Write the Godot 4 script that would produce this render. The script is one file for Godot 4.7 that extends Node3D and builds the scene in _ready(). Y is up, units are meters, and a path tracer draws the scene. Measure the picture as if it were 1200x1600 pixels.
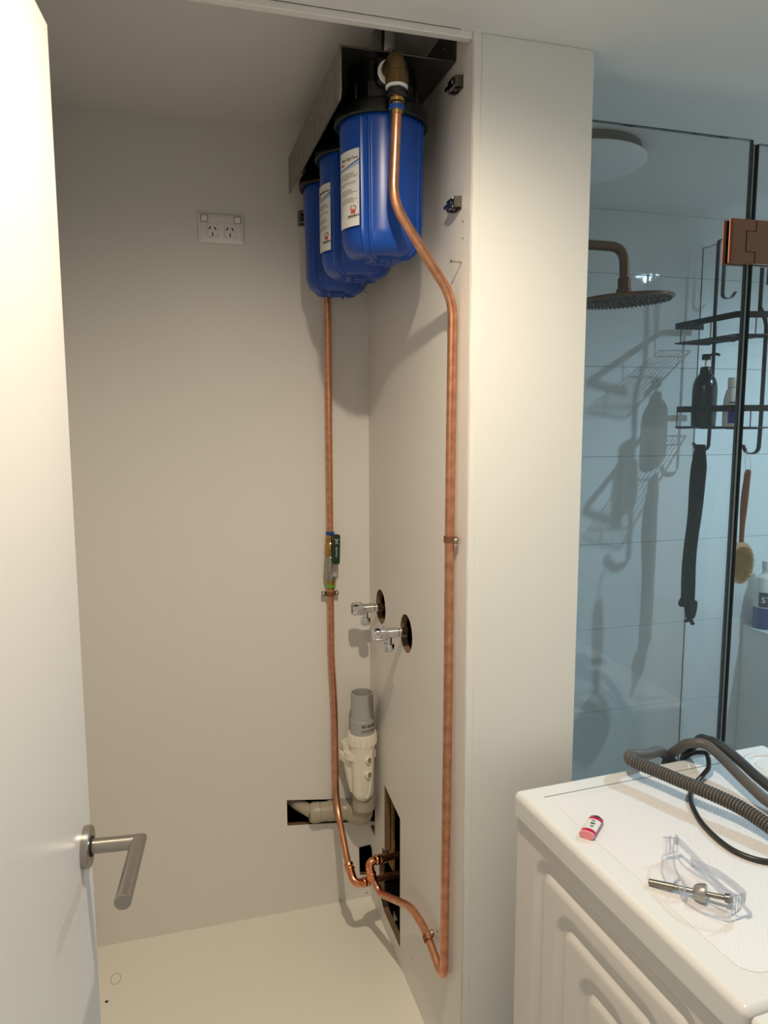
extends Node3D

# ---------------------------------------------------------------- mesh builder
class MB:
	var v := PackedVector3Array()
	var n := PackedVector3Array()
	var uv := PackedVector2Array()
	func tri(a: Vector3, b: Vector3, c: Vector3, na: Vector3, nb: Vector3, nc: Vector3, ua := Vector2.ZERO, ub := Vector2.ZERO, uc := Vector2.ZERO) -> void:
		var g := (b - a).cross(c - a)
		if g.length_squared() < 1e-18:
			return
		if g.dot(na + nb + nc) > 0.0:
			v.append_array([a, c, b]); n.append_array([na, nc, nb]); uv.append_array([ua, uc, ub])
		else:
			v.append_array([a, b, c]); n.append_array([na, nb, nc]); uv.append_array([ua, ub, uc])
	func quad(a: Vector3, b: Vector3, c: Vector3, d: Vector3, m: Vector3) -> void:
		var z := Vector2.ZERO
		tri(a, b, c, m, m, m, z, Vector2(1, 0), Vector2(1, 1))
		tri(a, c, d, m, m, m, z, Vector2(1, 1), Vector2(0, 1))
	func mesh() -> ArrayMesh:
		var a := []
		a.resize(Mesh.ARRAY_MAX)
		a[Mesh.ARRAY_VERTEX] = v; a[Mesh.ARRAY_NORMAL] = n; a[Mesh.ARRAY_TEX_UV] = uv
		var m := ArrayMesh.new()
		m.add_surface_from_arrays(Mesh.PRIMITIVE_TRIANGLES, a)
		return m

func V(x: float, y: float, z: float) -> Vector3:
	return Vector3(x, y, z)

func at(x: float, y: float, z: float) -> Transform3D:
	return Transform3D(Basis(), Vector3(x, y, z))

# y axis of the result points along dir
func aim(p: Vector3, dir: Vector3) -> Transform3D:
	var y := dir.normalized()
	var x := y.cross(V(0, 0, 1) if absf(y.z) < 0.9 else V(1, 0, 0)).normalized()
	return Transform3D(Basis(x, y, x.cross(y)), p)

func cbox(mb: MB, t: Transform3D, s: Vector3, ch := 0.0) -> void:
	var h := s * 0.5
	var c := minf(ch, minf(h.x, minf(h.y, h.z)) * 0.98)
	var p := func(sx: float, sy: float, sz: float, f: int) -> Vector3:
		return t * V(sx * (h.x if f == 0 else h.x - c), sy * (h.y if f == 1 else h.y - c), sz * (h.z if f == 2 else h.z - c))
	var b := t.basis
	for s1 in [-1.0, 1.0]:
		mb.quad(p.call(s1, -1.0, -1.0, 0), p.call(s1, 1.0, -1.0, 0), p.call(s1, 1.0, 1.0, 0), p.call(s1, -1.0, 1.0, 0), b.x.normalized() * s1)
		mb.quad(p.call(-1.0, s1, -1.0, 1), p.call(1.0, s1, -1.0, 1), p.call(1.0, s1, 1.0, 1), p.call(-1.0, s1, 1.0, 1), b.y.normalized() * s1)
		mb.quad(p.call(-1.0, -1.0, s1, 2), p.call(1.0, -1.0, s1, 2), p.call(1.0, 1.0, s1, 2), p.call(-1.0, 1.0, s1, 2), b.z.normalized() * s1)
		if c > 0.0:
			for s2 in [-1.0, 1.0]:
				mb.quad(p.call(s1, s2, -1.0, 0), p.call(s1, s2, 1.0, 0), p.call(s1, s2, 1.0, 1), p.call(s1, s2, -1.0, 1), (b * V(s1, s2, 0)).normalized())
				mb.quad(p.call(s1, -1.0, s2, 0), p.call(s1, 1.0, s2, 0), p.call(s1, 1.0, s2, 2), p.call(s1, -1.0, s2, 2), (b * V(s1, 0, s2)).normalized())
				mb.quad(p.call(-1.0, s1, s2, 1), p.call(1.0, s1, s2, 1), p.call(1.0, s1, s2, 2), p.call(-1.0, s1, s2, 2), (b * V(0, s1, s2)).normalized())
				for s3 in [-1.0, 1.0]:
					var m := (b * V(s1, s2, s3)).normalized()
					mb.tri(p.call(s1, s2, s3, 0), p.call(s1, s2, s3, 1), p.call(s1, s2, s3, 2), m, m, m)

# box from lower to upper corner in world axes
func wbox(mb: MB, lo: Vector3, hi: Vector3, ch := 0.0) -> void:
	cbox(mb, Transform3D(Basis(), (lo + hi) * 0.5), (hi - lo).abs(), ch)

# revolve a profile of (radius, height) about the y axis of t
func lathe(mb: MB, t: Transform3D, prof: Array, seg := 32, crease := 32.0) -> void:
	var k := prof.size() - 1
	var nn := []
	for i in k:
		var d: Vector2 = prof[i + 1] - prof[i]
		nn.append(Vector2(d.y, -d.x).normalized() if d.length() > 1e-9 else Vector2(1, 0))
	# orientation: outward is decided by the profile running upwards on the outside
	for i in k:
		var n0: Vector2 = nn[i]
		var n1: Vector2 = nn[i]
		if i > 0 and absf(rad_to_deg(nn[i].angle_to(nn[i - 1]))) < crease:
			n0 = (nn[i] + nn[i - 1]).normalized()
		if i < k - 1 and absf(rad_to_deg(nn[i].angle_to(nn[i + 1]))) < crease:
			n1 = (nn[i] + nn[i + 1]).normalized()
		var a: Vector2 = prof[i]
		var b: Vector2 = prof[i + 1]
		for j in seg:
			var u0 := TAU * j / seg
			var u1 := TAU * (j + 1) / seg
			var c0 := V(sin(u0), 0, cos(u0))
			var c1 := V(sin(u1), 0, cos(u1))
			var pa0 := t * (c0 * a.x + V(0, a.y, 0)); var pa1 := t * (c1 * a.x + V(0, a.y, 0))
			var pb0 := t * (c0 * b.x + V(0, b.y, 0)); var pb1 := t * (c1 * b.x + V(0, b.y, 0))
			var na0 := (t.basis * (c0 * n0.x + V(0, n0.y, 0))).normalized(); var na1 := (t.basis * (c1 * n0.x + V(0, n0.y, 0))).normalized()
			var nb0 := (t.basis * (c0 * n1.x + V(0, n1.y, 0))).normalized(); var nb1 := (t.basis * (c1 * n1.x + V(0, n1.y, 0))).normalized()
			var q0 := Vector2(float(j) / seg, float(i) / k); var q1 := Vector2(float(j + 1) / seg, float(i) / k)
			var q2 := Vector2(float(j + 1) / seg, float(i + 1) / k); var q3 := Vector2(float(j) / seg, float(i + 1) / k)
			mb.tri(pa0, pa1, pb1, na0, na1, nb1, q0, q1, q2)
			mb.tri(pa0, pb1, pb0, na0, nb1, nb0, q0, q2, q3)

# solid rod with small chamfers between two points
func rod(mb: MB, a: Vector3, b: Vector3, r: float, seg := 20, ch := 0.0) -> void:
	var l := (b - a).length()
	if ch > 0.0:
		lathe(mb, aim(a, b - a), [Vector2(0, 0), Vector2(r - ch, 0), Vector2(r, ch), Vector2(r, l - ch), Vector2(r - ch, l), Vector2(0, l)], seg)
	else:
		lathe(mb, aim(a, b - a), [Vector2(0, 0), Vector2(r, 0), Vector2(r, l), Vector2(0, l)], seg)

# round the corners of a polyline
func fillet(pts: Array, rad: float, steps := 8) -> Array:
	var out := [pts[0]]
	for i in range(1, pts.size() - 1):
		var p: Vector3 = pts[i]
		var a: Vector3 = (pts[i - 1] - p)
		var b: Vector3 = (pts[i + 1] - p)
		var d := minf(rad, minf(a.length(), b.length()) * 0.49)
		var p0 := p + a.normalized() * d
		var p1 := p + b.normalized() * d
		for s in steps + 1:
			var u := float(s) / steps
			out.append(p0.lerp(p, u).lerp(p.lerp(p1, u), u))
	out.append(pts[-1])
	return out

# smooth curve through points
func spline(pts: Array, per := 10) -> Array:
	var out := []
	for i in pts.size() - 1:
		var p0: Vector3 = pts[maxi(i - 1, 0)]
		var p1: Vector3 = pts[i]
		var p2: Vector3 = pts[i + 1]
		var p3: Vector3 = pts[mini(i + 2, pts.size() - 1)]
		for s in per:
			out.append(p1.cubic_interpolate(p2, p0, p3, float(s) / per))
	out.append(pts[-1])
	return out

# swept section: round (r) or, with flat given, a flat strip of width r*2 along side
func tube(mb: MB, pts: Array, r: float, seg := 16, radii := PackedFloat32Array(), cap := true) -> void:
	var m := pts.size()
	var up := V(0, 1, 0)
	var t0: Vector3 = (pts[1] - pts[0]).normalized()
	if absf(t0.dot(up)) > 0.9:
		up = V(1, 0, 0)
	var x := t0.cross(up).normalized()
	var rings := []
	var norms := []
	var len := 0.0
	var lens := []
	var tp := t0
	for i in m:
		var tn: Vector3
		if i == 0: tn = t0
		elif i == m - 1: tn = (pts[i] - pts[i - 1]).normalized()
		else: tn = ((pts[i] - pts[i - 1]).normalized() + (pts[i + 1] - pts[i]).normalized()).normalized()
		var ax := tp.cross(tn)
		if ax.length() > 1e-6:
			x = x.rotated(ax.normalized(), tp.angle_to(tn))
		x = (x - tn * x.dot(tn)).normalized()
		tp = tn
		var y := tn.cross(x)
		var rr := r if radii.is_empty() else radii[i]
		if i > 0: len += (pts[i] - pts[i - 1]).length()
		lens.append(len)
		var ring := []
		var nr := []
		for j in seg + 1:
			var u := TAU * j / seg
			var d: Vector3 = x * cos(u) + y * sin(u)
			var sl := 0.0
			if not radii.is_empty() and i > 0 and i < m - 1:
				sl = (radii[i + 1] - radii[i - 1]) / maxf((pts[i + 1] - pts[i - 1]).length(), 1e-5)
			nr.append((d - tn * sl).normalized()); ring.append(pts[i] + d * rr)
		rings.append(ring); norms.append(nr)
	for i in m - 1:
		for j in seg:
			var q0 := Vector2(float(j) / seg, lens[i]); var q1 := Vector2(float(j + 1) / seg, lens[i])
			var q2 := Vector2(float(j + 1) / seg, lens[i + 1]); var q3 := Vector2(float(j) / seg, lens[i + 1])
			mb.tri(rings[i][j], rings[i][j + 1], rings[i + 1][j + 1], norms[i][j], norms[i][j + 1], norms[i + 1][j + 1], q0, q1, q2)
			mb.tri(rings[i][j], rings[i + 1][j + 1], rings[i + 1][j], norms[i][j], norms[i + 1][j + 1], norms[i + 1][j], q0, q2, q3)
	if cap:
		for e in [0, m - 1]:
			var d: Vector3 = -t0 if e == 0 else tp
			for j in seg:
				mb.tri(pts[e], rings[e][j], rings[e][j + 1], d, d, d)

# flat bar of width w and thickness th swept along pts, width held along side
func strip(mb: MB, pts: Array, side: Vector3, w: float, th: float) -> void:
	var m := pts.size()
	var R := []
	for i in m:
		var tn: Vector3 = (pts[mini(i + 1, m - 1)] - pts[maxi(i - 1, 0)]).normalized()
		var s := (side - tn * side.dot(tn)).normalized()
		var o := tn.cross(s)
		R.append([pts[i] + s * w / 2 + o * th / 2, pts[i] + s * w / 2 - o * th / 2, pts[i] - s * w / 2 - o * th / 2, pts[i] - s * w / 2 + o * th / 2, s, -o, -s, o])
	for i in m - 1:
		for k in 4:
			var a: Vector3 = R[i][k]; var b: Vector3 = R[i][(k + 1) % 4]; var c: Vector3 = R[i + 1][(k + 1) % 4]; var d: Vector3 = R[i + 1][k]
			var na: Vector3 = R[i][4 + k]; var nb: Vector3 = R[i + 1][4 + k]
			mb.tri(a, b, c, na, na, nb); mb.tri(a, c, d, na, nb, nb)
	for e in [0, m - 1]:
		var d: Vector3 = (pts[0] - pts[1]).normalized() if e == 0 else (pts[m - 1] - pts[m - 2]).normalized()
		mb.quad(R[e][0], R[e][1], R[e][2], R[e][3], d)

# extruded outline in the xy plane of t, depth along z about the middle
func prism(mb: MB, t: Transform3D, poly: PackedVector2Array, depth: float, smooth := false) -> void:
	var idx := Geometry2D.triangulate_polygon(poly)
	var nz := t.basis.z.normalized()
	var f := V(0, 0, depth / 2)
	for i in range(0, idx.size(), 3):
		var a := V(poly[idx[i]].x, poly[idx[i]].y, 0); var b := V(poly[idx[i + 1]].x, poly[idx[i + 1]].y, 0); var c := V(poly[idx[i + 2]].x, poly[idx[i + 2]].y, 0)
		mb.tri(t * (a + f), t * (b + f), t * (c + f), nz, nz, nz)
		mb.tri(t * (a - f), t * (b - f), t * (c - f), -nz, -nz, -nz)
	var k := poly.size()
	var cw := Geometry2D.is_polygon_clockwise(poly)
	var en := []
	for i in k:
		var d := (poly[(i + 1) % k] - poly[i]).normalized()
		en.append(Vector2(-d.y, d.x) if cw else Vector2(d.y, -d.x))
	for i in k:
		var a := V(poly[i].x, poly[i].y, 0); var b := V(poly[(i + 1) % k].x, poly[(i + 1) % k].y, 0)
		var n0: Vector2 = en[i]; var n1: Vector2 = en[i]
		if smooth:
			n0 = (en[i] + en[(i + k - 1) % k]).normalized(); n1 = (en[i] + en[(i + 1) % k]).normalized()
		var w0 := (t.basis * V(n0.x, n0.y, 0)).normalized(); var w1 := (t.basis * V(n1.x, n1.y, 0)).normalized()
		mb.tri(t * (a + f), t * (b + f), t * (b - f), w0, w1, w1)
		mb.tri(t * (a + f), t * (b - f), t * (a - f), w0, w1, w0)

func rrect(w: float, h: float, r: float, steps := 6) -> PackedVector2Array:
	var p := PackedVector2Array()
	for c in [[w / 2 - r, h / 2 - r, 0], [-w / 2 + r, h / 2 - r, 90], [-w / 2 + r, -h / 2 + r, 180], [w / 2 - r, -h / 2 + r, 270]]:
		for s in steps + 1:
			var a := deg_to_rad(c[2] + 90.0 * s / steps)
			p.append(Vector2(c[0] + r * cos(a), c[1] + r * sin(a)))
	return p

func ellipse(a: float, b: float, k := 40) -> PackedVector2Array:
	var p := PackedVector2Array()
	for i in k:
		p.append(Vector2(a * cos(TAU * i / k), b * sin(TAU * i / k)))
	return p

# lettering: glyph geometry laid out in xy around the middle, each vertex passed through place
func letters(mb: MB, text: String, height: float, place: Callable, face := "Droid Sans", depth := 0.0006, bold := false) -> void:
	var f := SystemFont.new()
	f.font_names = PackedStringArray([face])
	if bold: f.font_weight = 700
	var tm := TextMesh.new()
	tm.font = f; tm.text = text; tm.font_size = 32; tm.pixel_size = height / 32.0; tm.depth = depth; tm.curve_step = 2.0
	var a := tm.get_mesh_arrays()
	var pv: PackedVector3Array = a[Mesh.ARRAY_VERTEX]
	var ix = a[Mesh.ARRAY_INDEX]
	var idx: PackedInt32Array = ix if ix != null else PackedInt32Array(range(pv.size()))
	for i in range(0, idx.size() - 2, 3):
		var p0: Vector3 = place.call(pv[idx[i]]); var p1: Vector3 = place.call(pv[idx[i + 1]]); var p2: Vector3 = place.call(pv[idx[i + 2]])
		var g := -(p1 - p0).cross(p2 - p0)
		if g.length_squared() < 1e-20: continue
		g = g.normalized()
		mb.tri(p0, p1, p2, g, g, g)

# ---------------------------------------------------------------- naming
var used := {}
func numbered(called: String) -> String:
	if not used.has(called):
		used[called] = 0
		return called
	used[called] += 1
	return "%s_%03d" % [called, used[called]]

func obj(called: String, mb: MB, m: Material, parent: Node = self) -> MeshInstance3D:
	var o := MeshInstance3D.new()
	o.mesh = mb.mesh()
	o.material_override = m
	o.name = numbered(called) if parent == self else called
	parent.add_child(o, true)
	return o

func thing(called: String, label: String, category: String, p := Vector3.ZERO, group := "") -> Node3D:
	var o := Node3D.new()
	o.name = numbered(called)
	add_child(o, true)
	o.position = p
	tag(o, label, category, group)
	return o

func tag(o: Node, label: String, category: String, group := "") -> void:
	o.set_meta("label", label); o.set_meta("category", category)
	if group: o.set_meta("group", group)

func struct(called: String, mb: MB, m: Material, label := "") -> MeshInstance3D:
	var o := obj(called, mb, m)
	o.set_meta("kind", "structure")
	if label: o.set_meta("label", label)
	return o

# ---------------------------------------------------------------- materials
func mat(called: String, c: Color, rough := 0.5, metal := 0.0) -> StandardMaterial3D:
	var m := StandardMaterial3D.new()
	m.resource_name = called; m.albedo_color = c; m.roughness = rough; m.metallic = metal
	return m

func noise(sd: int, freq: float, normal: bool, lo := Color.WHITE, hi := Color.WHITE, size := 512, oct := 4) -> NoiseTexture2D:
	var f := FastNoiseLite.new()
	f.seed = sd; f.frequency = freq; f.fractal_octaves = oct; f.noise_type = FastNoiseLite.TYPE_SIMPLEX_SMOOTH
	var t := NoiseTexture2D.new()
	t.width = size; t.height = size; t.seamless = true; t.noise = f; t.as_normal_map = normal
	if normal: t.bump_strength = 2.0
	else:
		var g := Gradient.new()
		g.set_color(0, lo); g.set_color(1, hi)
		t.color_ramp = g
	return t

func tri_tex(m: StandardMaterial3D, t: Texture2D, scale: float, world := true) -> StandardMaterial3D:
	m.albedo_texture = t; m.uv1_triplanar = true; m.uv1_world_triplanar = world; m.uv1_scale = V(scale, scale, scale)
	return m

func bumpy(m: StandardMaterial3D, t: Texture2D, scale: float, cm: float) -> StandardMaterial3D:
	m.heightmap_enabled = true; m.heightmap_texture = t; m.heightmap_scale = cm
	m.uv1_triplanar = true; m.uv1_world_triplanar = true; m.uv1_scale = V(scale, scale, scale)
	return m

func glassy(called: String, c: Color, alpha: float) -> StandardMaterial3D:
	var m := mat(called, Color(c.r, c.g, c.b, alpha), 0.0)
	m.transparency = BaseMaterial3D.TRANSPARENCY_ALPHA
	return m

var M := {}
func make_materials() -> void:
	var grain := noise(3, 0.02, false, Color(0.35, 0.35, 0.35), Color(0.65, 0.65, 0.65))
	M.melamine = bumpy(mat("melamine", Color(0.9, 0.885, 0.865), 0.42), grain, 14.0, 0.012)
	M.paint = bumpy(mat("wall_paint", Color(0.925, 0.92, 0.905), 0.6), grain, 9.0, 0.02)
	M.pillar = bumpy(mat("pillar_paint", Color(0.885, 0.88, 0.865), 0.55), grain, 9.0, 0.02)
	M.ceiling = mat("ceiling_paint", Color(0.875, 0.865, 0.855), 0.8)
	M.cupboard_base = bumpy(mat("cupboard_base", Color(0.955, 0.94, 0.9), 0.4), grain, 14.0, 0.01)
	M.door = mat("door_paint", Color(0.86, 0.845, 0.835), 0.3)
	M.chip = tri_tex(mat("chipboard", Color(0.62, 0.5, 0.36), 0.9), noise(8, 0.05, false, Color(0.6, 0.6, 0.6), Color(1, 1, 1)), 9.0)
	M.stud = tri_tex(mat("pine_stud", Color(0.62, 0.5, 0.3), 0.85), noise(9, 0.03, false, Color(0.6, 0.55, 0.5), Color(1, 1, 1)), 5.0)
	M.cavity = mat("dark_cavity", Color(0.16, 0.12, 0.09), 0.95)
	M.seam = mat("seam_grey", Color(0.4, 0.38, 0.36), 0.9)
	M.filler = mat("dried_filler", Color(0.8, 0.78, 0.75), 0.85)
	M.tile = mat("glazed_tile", Color(0.84, 0.86, 0.86), 0.03)
	M.grout = mat("grout", Color(0.84, 0.86, 0.86), 0.9)
	M.floor = mat("floor_tile", Color(0.8, 0.79, 0.77), 0.5)
	var cop := mat("copper", Color(0.93, 0.69, 0.56), 0.3, 1.0)
	M.copper = tri_tex(cop, noise(21, 0.012, false, Color(0.84, 0.78, 0.74), Color(1, 1, 1), 512, 5), 6.0)
	M.copper_fitting = mat("bright_copper", Color(0.9, 0.6, 0.43), 0.18, 1.0)
	M.solder = mat("solder", Color(0.55, 0.5, 0.45), 0.35, 1.0)
	M.clamp = mat("copper_saddle", Color(0.6, 0.4, 0.31), 0.45, 0.9)
	M.brass = mat("brass", Color(0.72, 0.58, 0.36), 0.25, 1.0)
	M.dull_brass = mat("dull_brass", Color(0.42, 0.34, 0.22), 0.42, 0.85)
	M.blue_ring = mat("blue_crimp_band", Color(0.02, 0.28, 0.6), 0.3)
	M.green_ring = mat("green_crimp_band", Color(0.32, 0.68, 0.12), 0.35)
	M.ptfe = mat("white_thread_tape", Color(0.9, 0.9, 0.88), 0.7)
	M.black_plastic = mat("black_plastic", Color(0.035, 0.035, 0.037), 0.33)
	M.blue_plastic = mat("blue_filter_plastic", Color(0.02, 0.265, 0.63), 0.3)
	M.steel = bumpy(mat("brushed_steel", Color(0.66, 0.63, 0.6), 0.3, 0.9), noise(31, 0.02, false, Color(0.3, 0.3, 0.3), Color(0.7, 0.7, 0.7)), 8.0, 0.01)
	M.plate_steel = mat("dark_bracket_steel", Color(0.4, 0.385, 0.37), 0.36, 0.9)
	M.zinc = mat("scuffed_steel", Color(0.62, 0.6, 0.57), 0.4, 0.75)
	tri_tex(M.zinc, noise(33, 0.012, false, Color(0.78, 0.77, 0.75), Color(1, 1, 1)), 5.0)
	M.chrome = mat("chrome", Color(0.86, 0.86, 0.87), 0.07, 1.0)
	M.nickel = mat("nickel", Color(0.68, 0.66, 0.62), 0.3, 1.0)
	M.dark_screw = mat("screw_steel", Color(0.4, 0.38, 0.36), 0.35, 1.0)
	M.pvc_grey = mat("grey_pvc", Color(0.67, 0.66, 0.65), 0.35)
	M.pvc_white = mat("white_pvc", Color(0.92, 0.89, 0.83), 0.32)
	M.pvc_cream = mat("cream_pvc", Color(0.68, 0.64, 0.57), 0.35)
	M.cap_tan = mat("nozzle_plug", Color(0.6, 0.55, 0.36), 0.6)
	M.print_dark = mat("dark_print", Color(0.12, 0.12, 0.13), 0.6)
	M.outlet = mat("outlet_plastic", Color(0.9, 0.88, 0.88), 0.2)
	M.slot = mat("slot_dark", Color(0.03, 0.025, 0.02), 0.8)
	M.green_grip = mat("green_lever_grip", Color(0.01, 0.16, 0.09), 0.4)
	M.white_print = mat("white_print", Color(0.85, 0.88, 0.86), 0.6)
	M.bronze = mat("brushed_bronze", Color(0.42, 0.28, 0.19), 0.34, 0.9)
	M.nozzle = mat("nozzle_rubber", Color(0.16, 0.14, 0.13), 0.5)
	M.rose_copper = mat("brushed_rose_copper", Color(0.62, 0.45, 0.37), 0.3, 1.0)
	M.caddy = mat("black_powder_coat", Color(0.012, 0.013, 0.014), 0.45)
	M.glass = glassy("shower_glass", Color(0.01, 0.06, 0.06), 0.085)
	M.glass_side = glassy("return_glass", Color(0.02, 0.08, 0.08), 0.04)
	M.glass_edge = mat("glass_edge", Color(0.02, 0.05, 0.05), 0.15)
	M.seal = mat("grey_seal", Color(0.45, 0.47, 0.47), 0.3)
	M.bottle_dark = mat("navy_bottle", Color(0.055, 0.065, 0.095), 0.22)
	M.bottle_white = mat("white_bottle", Color(0.85, 0.85, 0.82), 0.25)
	M.purple = mat("purple_label", Color(0.2, 0.12, 0.52), 0.35)
	M.cloth = tri_tex(mat("charcoal_scrub", Color(0.075, 0.078, 0.088), 0.95), noise(41, 0.09, false, Color(0.45, 0.45, 0.45), Color(1, 1, 1)), 9.0)
	bumpy(M.cloth, noise(42, 0.12, false, Color(0, 0, 0), Color(1, 1, 1)), 9.0, 0.25)
	M.wood = tri_tex(mat("oiled_wood", Color(0.62, 0.38, 0.2), 0.45), noise(44, 0.03, false, Color(0.7, 0.66, 0.62), Color(1, 1, 1)), 6.0)
	M.pale_wood = mat("pale_beech", Color(0.78, 0.66, 0.55), 0.45)
	M.bristle = mat("boar_bristle", Color(0.82, 0.72, 0.48), 0.8)
	M.cord_white = mat("white_string", Color(0.85, 0.85, 0.82), 0.8)
	M.enamel = mat("white_enamel", Color(0.87, 0.865, 0.86), 0.22)
	M.enamel_side = mat("white_enamel_side", Color(0.87, 0.85, 0.83), 0.3)
	M.panel_grey = mat("control_panel_grey", Color(0.5, 0.54, 0.58), 0.2)
	M.hose = mat("grey_hose", Color(0.34, 0.325, 0.315), 0.5)
	M.hose_dark = mat("dark_grey_hose", Color(0.2, 0.205, 0.21), 0.42)
	M.cable = mat("black_cable", Color(0.15, 0.145, 0.14), 0.35)
	M.pink = mat("pink_plastic", Color(0.72, 0.03, 0.24), 0.2)
	M.pink_pale = mat("pale_pink_plastic", Color(0.9, 0.55, 0.58), 0.3)
	M.clear = glassy("clear_plastic", Color(0.8, 0.82, 0.88), 0.1)
	M.clear_rim = glassy("clear_plastic_rim", Color(0.75, 0.77, 0.84), 0.34)
	M.tool_steel = mat("tool_steel", Color(0.55, 0.52, 0.48), 0.25, 1.0)
	M.vent = mat("vent_plastic", Color(0.9, 0.91, 0.91), 0.5)
	M.blue_bottle = mat("blue_bottle", Color(0.05, 0.22, 0.48), 0.2)
	M.grey_label = mat("grey_label", Color(0.16, 0.17, 0.19), 0.3)
	M.pen = mat("green_pencil", Color(0.62, 0.66, 0.48), 0.8)
	# worktop with a fine woven relief
	var im := Image.create(64, 64, false, Image.FORMAT_RGB8)
	for y in 64:
		for x in 64:
			var h := 0.5 + 0.25 * sin(TAU * x / 16.0) * sin(TAU * y / 16.0) + 0.2 * absf(sin(TAU * (x + y) / 32.0))
			im.set_pixel(x, y, Color(h, h, h))
	M.worktop = mat("textured_worktop", Color(0.885, 0.87, 0.87), 0.4)
	bumpy(M.worktop, ImageTexture.create_from_image(im), 60.0, 0.05)
	# filter label print: swoosh and lines of small print
	var lw := 192
	var lh := 512
	var li := Image.create(lw, lh, false, Image.FORMAT_RGB8)
	li.fill(Color(0.84, 0.84, 0.83))
	var rng := RandomNumberGenerator.new()
	rng.seed = 5
	for x in lw:
		var yy := 118.0 - 44.0 * (float(x) / lw) + 10.0 * sin(3.2 * x / lw)
		for k in 9:
			li.set_pixel(x, int(yy) + k - 3, Color(0.12, 0.16, 0.34) if k < 4 else Color(0.3, 0.45, 0.75))
		for k in int(26.0 * x / lw):
			if (k + x) % 3 > 0:
				li.set_pixel(x, int(yy) + 6 + k, Color(0.5, 0.63, 0.82))
	for para in [[152, 5], [212, 3], [262, 5], [318, 5]]:
		for l in para[1]:
			var w: int = rng.randi_range(110, 160) if l < para[1] - 1 else rng.randi_range(40, 90)
			var x0 := 16
			while x0 < 16 + w:
				var ww := rng.randi_range(5, 16)
				li.fill_rect(Rect2i(x0, para[0] + l * 9, ww, 4), Color(0.22, 0.22, 0.25))
				x0 += ww + 3
	for l in 7:
		li.fill_rect(Rect2i(14, 372 + l * 10, rng.randi_range(14, 34), 3), Color(0.45, 0.45, 0.47))
	li.fill_rect(Rect2i(84, 448, 88, 3), Color(0.35, 0.35, 0.37))
	li.fill_rect(Rect2i(90, 455, 76, 3), Color(0.5, 0.5, 0.52))
	M.label = mat("label_paper", Color.WHITE, 0.45)
	M.label.albedo_texture = ImageTexture.create_from_image(li)
	M.red_print = mat("red_print", Color(0.72, 0.04, 0.08), 0.5)

# ---------------------------------------------------------------- the room
const CEIL := 2.126
const FLOOR := -0.086

func _ready() -> void:
	var cam := Camera3D.new()
	cam.name = "camera"
	cam.position = V(0, 1.45, 0)
	cam.rotation_degrees = V(-7.05, -16.09, -0.1)
	cam.fov = 69.74
	cam.near = 0.02
	add_child(cam)
	cam.current = true

	var we := WorldEnvironment.new()
	we.name = "environment"
	var e := Environment.new()
	e.background_mode = Environment.BG_COLOR
	e.background_color = Color(0.02, 0.02, 0.02)
	e.tonemap_mode = Environment.TONE_MAPPER_LINEAR
	e.tonemap_exposure = 0.9
	e.sdfgi_enabled = true; e.ssao_enabled = true; e.ssil_enabled = true
	we.environment = e
	add_child(we)

	make_materials()
	# warm downlight over the laundry, cool downlight beyond the shower
	downlight("downlight", V(0.25, CEIL, -0.72), Color(1.0, 0.935, 0.83), 1.64, "warm round ceiling downlight in front of the open cupboard")
	downlight("downlight", V(2.17, CEIL, -1.27), Color(0.76, 0.92, 1.0), 2.15, "cool round ceiling downlight beyond the shower glass")

	room()
	cupboard()
	door()
	shower()
	filters()
	pipes()
	taps()
	waste()
	power_point()
	cupboard_bits()
	washer()
	washer_top_things()
	caddy_and_contents()

func downlight(called: String, p: Vector3, c: Color, energy: float, label: String) -> void:
	var t := thing(called, label, "downlight", p)
	var m := MB.new()
	lathe(m, at(0, 0, 0), [Vector2(0.054, -0.001), Vector2(0.054, -0.004), Vector2(0.064, -0.003), Vector2(0.066, 0.001)], 40)
	obj("bezel", m, M.vent, t)
	m = MB.new()
	lathe(m, at(0, 0, 0), [Vector2(0, -0.0045), Vector2(0.05, -0.0045), Vector2(0.054, 0.0)], 40)
	var g := mat("lamp_glow", Color(0.9, 0.9, 0.9), 0.5)
	g.emission_enabled = true; g.emission = c; g.emission_energy_multiplier = 36.0
	obj("lamp_diffuser", m, g, t)
	var s := SpotLight3D.new()
	s.name = "lamp"
	s.position = V(0, -0.019, 0)
	s.rotation_degrees = V(-90, 0, 0)
	s.spot_angle = 86.0
	s.spot_angle_attenuation = 1.0
	s.spot_range = 8.0
	s.spot_attenuation = 2.0
	s.light_energy = energy
	s.light_color = c
	s.light_size = 0.013
	s.shadow_enabled = true
	t.add_child(s)

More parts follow.
